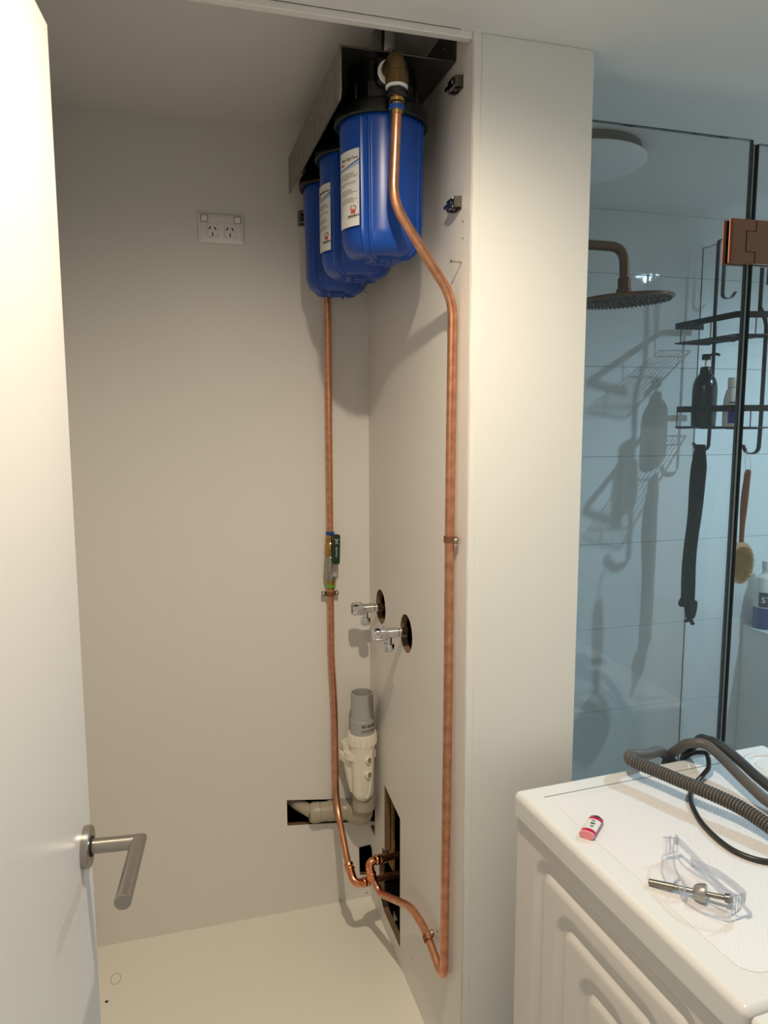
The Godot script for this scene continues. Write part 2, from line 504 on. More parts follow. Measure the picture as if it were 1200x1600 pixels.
func room() -> void:
	var m := MB.new()
	wbox(m, V(-0.42, FLOOR - 0.1, -2.35), V(2.9, FLOOR, 0.7))
	struct("floor", m, M.floor, "grey floor of the laundry bathroom")
	m = MB.new()
	wbox(m, V(-0.42, CEIL, -1.28), V(2.9, CEIL + 0.16, 0.7))
	wbox(m, V(0.549, CEIL, -2.35), V(2.9, CEIL + 0.16, -1.28))
	struct("ceiling", m, M.ceiling, "flat white painted ceiling of the laundry and shower")
	m = MB.new()
	wbox(m, V(-0.42, FLOOR, -1.296), V(-0.36, CEIL, 0.7))
	struct("wall_left", m, M.paint, "white wall behind the open door")
	m = MB.new()
	wbox(m, V(-0.36, FLOOR, 0.6), V(2.9, CEIL, 0.7))
	struct("wall_entry", m, M.paint, "white wall behind the viewer")
	m = MB.new()
	wbox(m, V(2.8, FLOOR, -2.35), V(2.9, CEIL, 0.6))
	struct("wall_right", m, M.paint, "white wall at the far right of the bathroom")
	# pillar between the cupboard and the shower: front and shower faces
	m = MB.new()
	wbox(m, V(0.5495, FLOOR, -1.2965), V(0.774, CEIL, -1.28), 0.0012)
	struct("wall_pillar", m, M.pillar, "cream painted pillar front between cupboard and shower glass")
	m = MB.new()
	wbox(m, V(0.7545, FLOOR, -2.17), V(0.774, CEIL, -1.297))
	struct("wall_shower_side", m, M.tile, "tiled shower side wall behind the pillar")
	# shower back wall: grout bed and separate glazed tiles 300 mm high
	m = MB.new()
	wbox(m, V(0.774, FLOOR, -2.35), V(2.8, CEIL, -2.178))
	var wall := struct("wall_shower", m, M.grout, "white tiled back wall of the shower")
	var xs := [0.774, 1.262, 2.462, 2.8]
	var ys := [FLOOR, 0.14, 0.437, 0.735, 1.032, 1.33, 1.628, 1.927, CEIL]
	for i in xs.size() - 1:
		for j in ys.size() - 1:
			var q := MB.new()
			wbox(q, V(xs[i] + 0.0005, ys[j] + 0.0005, -2.179), V(xs[i + 1] - 0.0005, ys[j + 1] - 0.0005, -2.17), 0.0008)
			obj("tile", q, M.tile, wall)
	# dark void behind the cupboard panels
	m = MB.new()
	wbox(m, V(-0.42, FLOOR, -2.35), V(0.774, CEIL + 0.16, -2.2))
	struct("wall_cavity", m, M.cavity, "dark cavity wall behind the cupboard panels")

func cupboard() -> void:
	# back panel with the pipe slot and the small pipe hole
	var c := CSGCombiner3D.new()
	c.name = numbered("wall_back"); c.set_meta("kind", "structure"); c.set_meta("label", "white melamine back panel of the cupboard with cut pipe slots")
	c.add_child(csg("panel", V(-0.266, FLOOR, -2.016), V(0.549, 2.21, -2.0), M.melamine, false))
	c.add_child(csg_poly("slot_cut", [Vector2(0.284, 0.366), Vector2(0.5325, 0.334), Vector2(0.56, 0.334), Vector2(0.56, 0.25), Vector2(0.5325, 0.262), Vector2(0.284, 0.288)], -1.9, 0.2))
	c.add_child(csg_poly("hole_cut", [Vector2(0.497, 0.184), Vector2(0.56, 0.19), Vector2(0.56, 0.085), Vector2(0.499, 0.095)], -1.9, 0.2))
	add_child(c)
	# right panel with two round tap holes and the tall access hole
	c = CSGCombiner3D.new()
	c.name = numbered("wall_cupboard_right"); c.set_meta("kind", "structure"); c.set_meta("label", "white right side panel of the cupboard with tap holes and access hole")
	c.add_child(csg("panel", V(0.533, FLOOR, -2.0), V(0.549, CEIL + 0.08, -1.2795), M.melamine, false))
	for p in [V(0.541, 0.948, -1.882), V(0.541, 0.937, -1.655)]:
		var cy := CSGCylinder3D.new()
		cy.name = "tap_hole"; cy.radius = 0.047; cy.height = 0.1; cy.sides = 48; cy.operation = CSGShape3D.OPERATION_SUBTRACTION; cy.material = M.chip
		cy.rotation_degrees = V(0, 0, 90); cy.position = p
		c.add_child(cy, true)
	# outline in (z, y)
	var q := csg_poly("access_cut", [Vector2(1.848, 0.452), Vector2(1.703, 0.432), Vector2(1.703, 0.071), Vector2(1.852, 0.071), Vector2(1.905, 0.1), Vector2(1.905, 0.19), Vector2(1.878, 0.2), Vector2(1.872, 0.255), Vector2(1.848, 0.258)], 0, 0.2)
	q.transform = Transform3D(Basis(V(0, 0, -1), V(0, 1, 0), V(1, 0, 0)), V(0.65, 0, 0))
	c.add_child(q)
	var q2 := csg_poly("corner_cut", [Vector2(1.95, 0.335), Vector2(2.02, 0.34), Vector2(2.02, 0.25), Vector2(1.95, 0.24)], 0, 0.2)
	q2.transform = q.transform
	c.add_child(q2)
	var q3 := csg_poly("small_corner_cut", [Vector2(1.985, 0.18), Vector2(2.02, 0.19), Vector2(2.02, 0.085), Vector2(1.965, 0.1)], 0, 0.2)
	q3.transform = q.transform
	c.add_child(q3)
	add_child(c)
	var m := MB.new()
	wbox(m, V(-0.266, FLOOR, -2.0), V(-0.25, 2.21, -1.28))
	struct("wall_cupboard_left", m, M.melamine, "white left side panel of the cupboard behind the door edge")
	m = MB.new()
	wbox(m, V(-0.25, 0.003, -2.0), V(0.533, 0.019, -1.27))
	var fl := struct("floor_cupboard", m, M.cupboard_base, "cream base board of the cupboard")
	# drawn ring, screw hole and drill dust on the base board
	m = MB.new()
	var r2 := []
	for i in 41:
		r2.append(V(-0.187 + 0.012 * cos(TAU * i / 40.0), 0.0191, -1.864 + 0.02 * sin(TAU * i / 40.0)))
	tube(m, r2, 0.0007, 6, PackedFloat32Array(), false)
	obj("pencil_ring", m, M.pen, fl)
	m = MB.new()
	lathe(m, at(-0.2035, 0.0192, -1.79), [Vector2(0.0042, 0.0), Vector2(0.0, 0.0003)], 14)
	obj("screw_hole", m, M.slot, fl)
	m = MB.new()
	for k in [-1.86, -1.5]:
		wbox(m, V(-0.25, FLOOR, k - 0.01), V(0.533, 0.003, k + 0.01))
	wbox(m, V(-0.25, FLOOR, -1.3), V(0.533, 0.003, -1.284))
	obj("plinth", m, M.melamine, fl)
	m = MB.new()
	wbox(m, V(-0.36, 2.197, -2.2), V(0.549, 2.29, -1.28))
	struct("ceiling_cupboard", m, M.ceiling, "shaded ceiling inside the cupboard")
	m = MB.new()
	wbox(m, V(-0.36, 2.114, -1.297), V(0.5329, 2.2, -1.28), 0.0015)
	struct("trim_1", m, M.melamine, "thin white head trim above the cupboard opening")
	m = MB.new()
	wbox(m, V(-0.36, FLOOR, -1.297), V(-0.25, 2.13, -1.28))
	struct("trim_2", m, M.melamine, "white strip left of the cupboard opening")
	# cracked paint line between ceiling and head trim / pillar
	m = MB.new()
	var rng := RandomNumberGenerator.new(); rng.seed = 4
	var pts := []
	for i in 58:
		pts.append(V(-0.3 + i * 0.0142, CEIL - 0.0003, -1.2792 + rng.randf_range(-0.0005, 0.0005)))
	strip(m, pts, V(0, 0, 1), 0.0016, 0.0006)
	struct("trim_3", m, M.seam, "hairline crack between ceiling and head trim")
	# bead of filler on the front edge of the right panel
	m = MB.new()
	pts = []
	var rad := PackedFloat32Array()
	for i in 70:
		pts.append(V(0.5335 + rng.randf_range(-0.0005, 0.0005), 2.11 - i * 0.031, -1.2805))
		rad.append(0.0012 + rng.randf_range(0, 0.0012))
	tube(m, pts, 0.002, 8, rad)
	struct("trim_4", m, M.filler, "rough bead of filler down the pillar corner")
	# pine studs seen through the access hole
	m = MB.new()
	wbox(m, V(0.552, 0.2, -1.9), V(0.561, 2.1, -1.836), 0.002)
	var s := struct("wall_stud", m, M.stud, "pine stud behind the access hole")
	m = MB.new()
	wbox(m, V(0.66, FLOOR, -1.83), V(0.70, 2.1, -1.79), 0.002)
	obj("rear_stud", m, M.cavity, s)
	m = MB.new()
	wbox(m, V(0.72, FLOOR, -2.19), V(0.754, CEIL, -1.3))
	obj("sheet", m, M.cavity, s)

func csg(called: String, lo: Vector3, hi: Vector3, m: Material, cut: bool) -> CSGBox3D:
	var b := CSGBox3D.new()
	b.name = called; b.size = hi - lo; b.position = (lo + hi) / 2; b.material = m
	if cut: b.operation = CSGShape3D.OPERATION_SUBTRACTION
	return b

func csg_poly(called: String, pts: Array, z: float, depth: float) -> CSGPolygon3D:
	var p := CSGPolygon3D.new()
	p.name = called; p.polygon = PackedVector2Array(pts); p.depth = depth; p.material = M.chip
	p.operation = CSGShape3D.OPERATION_SUBTRACTION
	p.position = V(0, 0, z)
	return p

func door() -> void:
	# the open door stands almost edge-on; local x runs towards its free edge, local z out of the handle face
	var a := deg_to_rad(5.6)
	var u := V(sin(a), 0, -cos(a))
	var nn := V(cos(a), 0, sin(a))
	var ros := V(-0.125, 0.913, -0.947)
	var edge := V(-0.1205, 0, -0.989)
	var d := Node3D.new()
	d.name = "door_1"; d.set_meta("kind", "structure"); d.set_meta("label", "white flush door standing open at the left")
	add_child(d)
	d.transform = Transform3D(Basis(u, V(0, 1, 0), nn), V(edge.x, 0, edge.z))
	var m := MB.new()
	wbox(m, V(-0.82, FLOOR + 0.01, -0.036), V(0, 1.909, 0), 0.0025)
	obj("leaf", m, M.door, d)
	m = MB.new()
	wbox(m, V(-0.9, FLOOR, -0.14), V(-0.822, CEIL, 0.002), 0.003)
	obj("jamb", m, M.door, d)
	m = MB.new()
	for y in [0.2, 1.0, 1.7]:
		rod(m, V(-0.822, y - 0.05, -0.001), V(-0.822, y + 0.05, -0.001), 0.007, 14, 0.001)
	obj("hinge", m, M.steel, d)
	var r := (ros - d.position)
	var rl := V(r.dot(u), ros.y, 0)
	var h := Node3D.new()
	h.name = "door_handle"; d.add_child(h); h.position = rl
	m = MB.new()
	lathe(m, aim(Vector3.ZERO, V(0, 0, 1)), [Vector2(0, 0), Vector2(0.0262, 0), Vector2(0.0262, 0.0075), Vector2(0.0245, 0.009), Vector2(0, 0.009)], 48)
	obj("rosette", m, M.steel, h)
	m = MB.new()
	lathe(m, aim(Vector3.ZERO, V(0, 0, 1)), [Vector2(0.0125, 0.009), Vector2(0.0125, 0.0105), Vector2(0.0, 0.0106)], 32)
	obj("collar", m, M.slot, h)
	# mitred lever
	m = MB.new()
	var R := 0.0095
	var out := 0.066
	var l := 0.122
	for leg in 2:
		for j in 28:
			var u0 := TAU * j / 28.0
			var u1 := TAU * (j + 1) / 28.0
			var q := []
			for w in [u0, u1]:
				var cx := R * cos(w)
				var cy := R * sin(w)
				if leg == 0:   # shaft along +z, mitre z = out + x
					q.append([V(cx, cy, 0.0105), V(cx, cy, out + cx), V(cos(w), sin(w), 0)])
				else:          # grip along -x, mitre x = z - out
					q.append([V(-l, cy, out + cx), V(cx, cy, out + cx), V(0, sin(w), cos(w))])
			m.tri(q[0][0], q[1][0], q[1][1], q[0][2], q[1][2], q[1][2])
			m.tri(q[0][0], q[1][1], q[0][1], q[0][2], q[1][2], q[0][2])
	rod(m, V(-l - 0.0012, 0, out), V(-l + 0.001, 0, out), R, 28, 0.0008)
	obj("lever", m, M.steel, h)

func shower() -> void:
	var z := -1.335
	var t := thing("glass_panel", "fixed clear glass shower panel beside the cream pillar", "glass panel", V(0, 0, 0))
	var m := MB.new()
	wbox(m, V(0.775, FLOOR + 0.002, z - 0.004), V(1.181, 2.026, z + 0.004))
	obj("pane", m, M.glass, t)
	m = MB.new()
	wbox(m, V(1.1811, FLOOR + 0.002, z - 0.004), V(1.1835, 2.026, z + 0.004))
	wbox(m, V(0.775, 2.0261, z - 0.004), V(1.1835, 2.0275, z + 0.004))
	obj("polished_edge", m, M.glass_edge, t)
	t = thing("shower_door", "frameless glass shower door with a copper hinge at right", "shower door", V(0, 0, 0))
	m = MB.new()
	wbox(m, V(1.199, FLOOR + 0.012, z - 0.004), V(1.742, 2.02, z + 0.004))
	obj("pane", m, M.glass, t)
	m = MB.new()
	wbox(m, V(1.1935, FLOOR + 0.012, z - 0.004), V(1.1988, 2.02, z + 0.004))
	wbox(m, V(1.199, 2.0201, z - 0.004), V(1.742, 2.0215, z + 0.004))
	obj("polished_edge", m, M.glass_edge, t)
	m = MB.new()
	wbox(m, V(1.185, FLOOR + 0.012, z - 0.003), V(1.1893, 2.02, z + 0.003))
	obj("seal_strip", m, M.seal, t)
	# copper hinge: two plates per side with a stepped knuckle
	for hy in [1.822, 0.25]:
		m = MB.new()
		for s in [-1, 1]:
			var zz: float = z + s * 0.0095
			var pl := PackedVector2Array([Vector2(-0.062, -0.044), Vector2(-0.004, -0.044), Vector2(-0.004, -0.022), Vector2(-0.028, -0.022), Vector2(-0.028, 0.022), Vector2(-0.004, 0.022), Vector2(-0.004, 0.044), Vector2(-0.062, 0.044)])
			prism(m, at(1.197, hy, zz), pl, 0.009)
			wbox(m, V(1.197 - 0.0655, hy - 0.0455, zz - 0.0030), V(1.197 - 0.004, hy + 0.0455, zz - 0.0005), 0.001)
		var hp := obj("hinge", m, M.rose_copper, t)
		m = MB.new()
		for s in [-1, 1]:
			var zz: float = z + s * 0.0095
			var pl := PackedVector2Array([Vector2(-0.026, -0.0205), Vector2(-0.002, -0.0205), Vector2(-0.002, -0.044), Vector2(0.062, -0.044), Vector2(0.062, 0.044), Vector2(-0.002, 0.044), Vector2(-0.002, 0.0205), Vector2(-0.026, 0.0205)])
			prism(m, at(1.197, hy, zz), pl, 0.0095)
		obj("hinge_leaf", m, M.rose_copper, hp)
		m = MB.new()
		for s in [-1, 1]:
			wbox(m, V(1.135, hy - 0.043, z + s * 0.0045 - 0.0006), V(1.19, hy + 0.043, z + s * 0.0045 + 0.0006))
			wbox(m, V(1.2, hy - 0.043, z + s * 0.0045 - 0.0006), V(1.252, hy + 0.043, z + s * 0.0045 + 0.0006))
		obj("gasket", m, M.slot, hp)
	t = thing("glass_panel", "glass return panel across the shower carrying the black caddy", "glass panel", V(0, 0, 0))
	m = MB.new()
	wbox(m, V(1.747, FLOOR + 0.002, -2.1695), V(1.755, 2.026, -1.33))
	obj("pane", m, M.glass_side, t)
	m = MB.new()
	wbox(m, V(1.7475, FLOOR + 0.002, -2.1698), V(1.7505, 2.026, -2.1688))
	wbox(m, V(1.7475, 2.0261, -2.1698), V(1.7545, 2.0275, -1.33))
	obj("polished_edge", m, M.glass_edge, t)
	# exhaust cover disc
	t = thing("exhaust_vent", "round white ceiling vent cover above the shower", "vent", V(1.02, CEIL, -1.745))
	m = MB.new()
	lathe(m, at(0, 0, 0), [Vector2(0, -0.034), Vector2(0.158, -0.034), Vector2(0.164, -0.031), Vector2(0.164, -0.027), Vector2(0.158, -0.025), Vector2(0, -0.025)], 56)
	obj("cover", m, M.vent, t)
	m = MB.new()
	lathe(m, at(0, 0, 0), [Vector2(0.15, -0.025), Vector2(0.15, 0.0)], 40)
	obj("throat", m, M.seam, t)
	# shower head on a wall arm
	t = thing("rain_shower", "round bronze rain shower head on a bent wall arm", "shower head", V(0.774, 1.895, -1.72))
	m = MB.new()
	tube(m, fillet([V(0, 0, 0), V(0.37, 0, 0), V(0.374, -0.085, 0)], 0.05, 10), 0.0125, 20)
	obj("arm", m, M.bronze, t)
	m = MB.new()
	lathe(m, aim(V(0, 0, 0), V(1, 0, 0)), [Vector2(0, 0), Vector2(0.03, 0), Vector2(0.03, 0.006), Vector2(0.0125, 0.008)], 32)
	obj("wall_flange", m, M.bronze, t)
	m = MB.new()
	lathe(m, at(0.374, -0.128, 0), [Vector2(0.02, 0), Vector2(0.02, 0.022), Vector2(0.0165, 0.024), Vector2(0.0165, 0.05), Vector2(0.0125, 0.052)], 28)
	obj("swivel_collar", m, M.bronze, t)
	var hd := Transform3D(Basis(V(0, 0, 1), deg_to_rad(3.0)), V(0.374, -0.128, 0))
	m = MB.new()
	lathe(m, hd, [Vector2(0, -0.009), Vector2(0.122, -0.009), Vector2(0.126, -0.006), Vector2(0.126, -0.003), Vector2(0.123, 0.0), Vector2(0.03, 0.006), Vector2(0, 0.008)], 64)
	var rose := obj("rose", m, M.bronze, t)
	m = MB.new()
	for ring in range(1, 9):
		var k := ring * 8
		for i in k:
			var w := TAU * i / k
			lathe(m, hd * at(ring * 0.0145 * cos(w), -0.009, ring * 0.0145 * sin(w)), [Vector2(0, -0.0048), Vector2(0.0016, -0.0045), Vector2(0.0028, 0.0)], 6)
	var nz := obj("nozzles", m, M.nozzle, rose)
	nz.set_meta("kind", "stuff")
	# ledge with a bottle at the right
	m = MB.new()
	wbox(m, V(2.0, FLOOR, -2.1695), V(2.62, 0.705, -1.55), 0.003)
	tag(obj("bath_ledge", m, M.tile), "pale tiled ledge behind the shower glass at lower right", "ledge")
	t = thing("cleaner_bottle", "pale bottle with dark label and blue base on the tiled ledge", "bottle", V(2.041, 0.705, -2.112))
	m = MB.new()
	lathe(m, at(0, 0, 0), [Vector2(0.0, 0.0), Vector2(0.034, 0.0), Vector2(0.038, 0.006), Vector2(0.038, 0.078)], 32)
	obj("blue_base", m, M.blue_bottle, t)
	m = MB.new()
	lathe(m, at(0, 0, 0), [Vector2(0.038, 0.078), Vector2(0.0365, 0.15), Vector2(0.03, 0.185), Vector2(0.016, 0.2), Vector2(0.014, 0.215)], 32)
	obj("body", m, M.bottle_white, t)
	m = MB.new()
	lathe(m, at(0, 0, 0), [Vector2(0.016, 0.215), Vector2(0.017, 0.22), Vector2(0.017, 0.245), Vector2(0.0, 0.247)], 24)
	obj("cap", m, M.bottle_white, t)
	m = MB.new()
	arc_patch(m, 0.0386, 0.082, 0.135, -75, 60)
	var lb := obj("label_band", m, M.grey_label, t)
	m = MB.new()
	letters(m, "ST", 0.03, func(p: Vector3) -> Vector3: return on_cylinder(p, 0.0388, -38.0, 0.108), "Droid Sans", 0.0006, true)
	obj("lettering", m, M.white_print, lb)

# a curved patch round the y axis between two angles (from +z towards +x), heights y0..y1
func arc_patch(m: MB, r: float, y0: float, y1: float, a0: float, a1: float, k := 20) -> void:
	for i in k:
		var u0 := deg_to_rad(lerpf(a0, a1, float(i) / k)); var u1 := deg_to_rad(lerpf(a0, a1, float(i + 1) / k))
		var d0 := V(sin(u0), 0, cos(u0)); var d1 := V(sin(u1), 0, cos(u1))
		var s0 := float(i) / k; var s1 := float(i + 1) / k
		m.tri(d0 * r + V(0, y0, 0), d1 * r + V(0, y0, 0), d1 * r + V(0, y1, 0), d0, d1, d1, Vector2(s0, 1), Vector2(s1, 1), Vector2(s1, 0))
		m.tri(d0 * r + V(0, y0, 0), d1 * r + V(0, y1, 0), d0 * r + V(0, y1, 0), d0, d1, d0, Vector2(s0, 1), Vector2(s1, 0), Vector2(s0, 0))

func on_cylinder(p: Vector3, r: float, mid_deg: float, y: float) -> Vector3:
	var a := deg_to_rad(mid_deg) + p.x / r
	return V(sin(a), 0, cos(a)) * (r + p.z) + V(0, y + p.y, 0)

# ---------------------------------------------------------------- filters
const FX := 0.413
const SUMP_TOP := 2.022
const SUMP_H := 0.262

func sump_mesh() -> MB:
	var m := MB.new()
	var prof := [Vector2(0.0, -SUMP_H + 0.012), Vector2(0.011, -SUMP_H + 0.012), Vector2(0.012, -SUMP_H + 0.001), Vector2(0.022, -SUMP_H + 0.001), Vector2(0.024, -SUMP_H + 0.009), Vector2(0.034, -SUMP_H + 0.009)]
	for i in 11:
		var a := PI / 2 * i / 10.0
		prof.append(Vector2(0.040 + 0.0375 * pow(sin(a), 0.9), -SUMP_H + 0.006 + 0.042 * pow(1.0 - cos(a), 1.15)))
	prof.append_array([Vector2(0.0785, -0.14), Vector2(0.080, -0.08), Vector2(0.0815, -0.02), Vector2(0.082, 0.0), Vector2(0.07, 0.002)])
	var seg := 240
	var P := []
	for i in prof.size():
		var row := []
		for j in seg + 1:
			var deg := 360.0 * j / seg
			var q: Vector2 = prof[i]
			var r := q.x
			var y := q.y
			# pairs of narrow upright ribs, every quarter turn
			var k := fposmod(deg + 38.0 + 45.0, 90.0) - 45.0
			var rib := maxf(bump(k - 6.0, 2.2), bump(k + 6.0, 2.2))
			if q.x > 0.035 and q.y < -0.004:
				r += 0.0032 * rib
				y -= 0.0036 * rib * clampf((0.08 - q.x) / 0.03, 0, 1)
			elif q.x > 0.02 and q.x <= 0.035:
				y -= 0.005 * bump(k, 13.0)
			var a := deg_to_rad(deg)
			row.append(V(sin(a) * r, y, cos(a) * r))
		P.append(row)
	var N := []
	for i in P.size():
		var row := []
		for j in seg + 1:
			var du: Vector3 = P[i][(j + 1) % seg if j < seg else 1] - P[i][(j + seg - 1) % seg]
			var dv: Vector3 = P[mini(i + 1, P.size() - 1)][j] - P[maxi(i - 1, 0)][j]
			var c := dv.cross(du)
			if i == 0 or c.length() < 1e-12: c = V(0, -1, 0)
			c = c.normalized()
			if c.dot(P[i][j] - V(0, -0.1, 0)) < 0 : c = -c
			row.append(c)
		N.append(row)
	for i in P.size() - 1:
		for j in seg:
			m.tri(P[i][j], P[i][j + 1], P[i + 1][j + 1], N[i][j], N[i][j + 1], N[i + 1][j + 1])
			m.tri(P[i][j], P[i + 1][j + 1], P[i + 1][j], N[i][j], N[i + 1][j + 1], N[i + 1][j])
	return m

func bump(x: float, w: float) -> float:
	return clampf(1.6 - 1.6 * absf(x) / w, 0.0, 1.0)

func make_filter() -> Node3D:
	var t := thing("water_filter", "", "water filter", V(FX, SUMP_TOP, -1.446), "blue filter housings under the steel bracket")
	obj("sump", sump_mesh(), M.blue_plastic, t)
	var m := MB.new()
	lathe(m, at(0, 0, 0), [Vector2(0.083, -0.012), Vector2(0.0895, -0.012), Vector2(0.0915, -0.009), Vector2(0.0915, 0.008), Vector2(0.088, 0.014), Vector2(0.072, 0.018), Vector2(0.069, 0.046), Vector2(0.068, 0.05), Vector2(0.066, 0.0855), Vector2(0.0, 0.0862)], 64)
	var cap := obj("cap", m, M.black_plastic, t)
	m = MB.new()
	for i in 8:
		var w := TAU * (i + 0.5) / 8
		cbox(m, Transform3D(Basis(V(0, 1, 0), w), V(sin(w) * 0.07, 0.033, cos(w) * 0.07)), V(0.036, 0.03, 0.008), 0.002)
	obj("grip_rib", m, M.black_plastic, cap)
	m = MB.new()
	cbox(m, at(0, 0.058, 0), V(0.062, 0.05, 0.178), 0.006)
	obj("port_block", m, M.black_plastic, cap)
	m = MB.new()
	arc_patch(m, 0.0826, -0.207, -0.069, -86.0, -46.0)
	var lab := obj("label", m, M.label, t)
	m = MB.new()
	letters(m, "Ultra High Flow", 0.0068, func(p: Vector3) -> Vector3: return on_cylinder(p, 0.0827, -64.0, -0.0845))
	letters(m, "Lic. No.", 0.0042, func(p: Vector3) -> Vector3: return on_cylinder(p, 0.0827, -56.0, -0.1705))
	letters(m, "WaterMark", 0.0052, func(p: Vector3) -> Vector3: return on_cylinder(p, 0.0827, -56.0, -0.188), "Droid Sans", 0.0006, true)
	obj("lettering", m, M.print_dark, lab)
	m = MB.new()
	letters(m, "filter", 0.006, func(p: Vector3) -> Vector3: return on_cylinder(p, 0.0827, -77.0, -0.0925))
	# the red W mark: four strokes
	for q in [[-0.0062, 0.006, -0.0028, -0.006], [-0.0028, -0.006, 0.0, 0.003], [0.0, 0.003, 0.0028, -0.006], [0.0028, -0.006, 0.0072, 0.007]]:
		var a := V(q[0], q[1], 0.0002); var b := V(q[2], q[3], 0.0002)
		var c: Array = []
		for s in 5:
			c.append(on_cylinder(a.lerp(b, s / 4.0), 0.0828, -56.0, -0.179))
		strip(m, c, (c[4] - c[0]).cross(V(sin(deg_to_rad(-55)), 0, cos(deg_to_rad(-55)))), 0.0021, 0.0004)
	obj("red_mark", m, M.red_print, lab)
	return t

func filters() -> void:
	var f := make_filter()
	f.set_meta("label", "front blue filter housing under the steel bracket, behind the bent copper pipe")
	var zs := [-1.643, -1.848]
	var lb := ["middle blue filter housing of the row of three under the steel bracket", "rear blue filter housing of the row of three, nearest the back panel"]
	for i in 2:
		var g: Node3D = f.duplicate()
		g.name = numbered("water_filter"); add_child(g)
		g.position = V(FX, SUMP_TOP, zs[i])
		g.rotation.y = deg_to_rad(-11.0 - 94.0 * i)
		g.set_meta("label", lb[i])
	# bracket: top plate, left lip and wall flange, folded from one sheet
	var t := thing("filter_bracket", "folded stainless steel bracket holding three blue filter housings", "bracket")
	var m := MB.new()
	wbox(m, V(0.3135, 2.1085, -1.95), V(0.531, 2.1115, -1.357), 0.0008)
	obj("top_plate", m, M.plate_steel, t)
	m = MB.new()
	prism(m, Transform3D(Basis(V(0, 0, -1), V(0, 1, 0), V(1, 0, 0)), V(0.313, 0, 0)), PackedVector2Array([Vector2(1.357, 2.1115), Vector2(1.95, 2.1115), Vector2(1.95, 2.026), Vector2(1.366, 2.022), Vector2(1.357, 2.034)]), 0.003)
	obj("side_lip", m, M.zinc, t)
	m = MB.new()
	wbox(m, V(0.5297, 2.1115, -1.95), V(0.5327, 2.19, -1.357), 0.0008)
	obj("wall_flange", m, M.plate_steel, t)
	for z in [-1.42, -1.9]:
		m = MB.new()
		lathe(m, aim(V(0.5297, 2.16, z), V(-1, 0, 0)), [Vector2(0, 0.004), Vector2(0.006, 0.003), Vector2(0.007, 0.0)], 16)
		obj("screw", m, M.dark_screw, t)
	# pressure button of the front filter seen above the plate
	t = thing("ceiling_catch", "small bright metal catch under the cupboard ceiling above the bracket", "catch", V(0.431, 2.197, -1.46))
	m = MB.new()
	lathe(m, at(0, 0, 0), [Vector2(0.0, -0.046), Vector2(0.0145, -0.046), Vector2(0.0155, -0.044), Vector2(0.0155, -0.022), Vector2(0.0145, -0.02), Vector2(0.0145, 0.0)], 28)
	obj("barrel", m, M.chrome, t)
	m = MB.new()
	cbox(m, at(-0.022, -0.024, 0), V(0.012, 0.048, 0.026), 0.002)
	obj("side_plate", m, M.zinc, t)
	m = MB.new()
	lathe(m, at(0, 0, 0), [Vector2(0.0, -0.0485), Vector2(0.012, -0.0485), Vector2(0.0125, -0.046)], 24)
	obj("pad", m, M.black_plastic, t)

# ---------------------------------------------------------------- copper pipes
const PR := 0.0093

func saddle(label: String, p: Vector3, along: Vector3, out: Vector3) -> void:
	var t := thing("pipe_clip", label, "pipe clip", p)
	var side := along.cross(out).normalized()
	var m := MB.new()
	var r := PR + 0.0014
	var pts := [side * -0.024 - out * (PR - 0.0012), side * -(r + 0.001) - out * (PR - 0.0012)]
	for i in 13:
		var a := PI * i / 12.0
		pts.append(-side * cos(a) * r + out * sin(a) * r)
	pts.append_array([side * (r + 0.001) - out * (PR - 0.0012), side * 0.024 - out * (PR - 0.0012)])
	strip(m, pts, along, 0.013, 0.0016)
	obj("strap", m, M.clamp, t)
	for s in [-1, 1]:
		m = MB.new()
		lathe(m, aim(side * s * 0.0185 - out * (PR - 0.002), out), [Vector2(0.0062, 0.0), Vector2(0.0062, 0.003), Vector2(0.0052, 0.0052), Vector2(0.003, 0.0068), Vector2(0, 0.0072)], 16)
		obj("screw", m, M.nickel, t)

func bands(m: MB, p: Vector3, dir: Vector3, prof: Array, seg := 28) -> void:
	lathe(m, aim(p, dir), prof, seg)

# bead ring profile helper
func ringp(r: float, y0: float, y1: float, ch := 0.0012) -> Array:
	return [Vector2(0, y0), Vector2(r - ch, y0), Vector2(r, y0 + ch), Vector2(r, y1 - ch), Vector2(r - ch, y1), Vector2(0, y1)]

func elbow(m: MB, a: Vector3, c: Vector3, b: Vector3, r: float) -> void:
	tube(m, fillet([a, c, b], 0.022, 10), r, 24)
	for q in [[a, c], [b, c]]:
		var d: Vector3 = (q[1] - q[0]).normalized()
		lathe(m, aim(q[0], d), [Vector2(r - 0.001, -0.002), Vector2(r + 0.0022, -0.001), Vector2(r + 0.0026, 0.002), Vector2(r + 0.0012, 0.005), Vector2(r + 0.0012, 0.01), Vector2(r + 0.0026, 0.0125), Vector2(r + 0.0018, 0.016), Vector2(r, 0.018)], 24, 80.0)

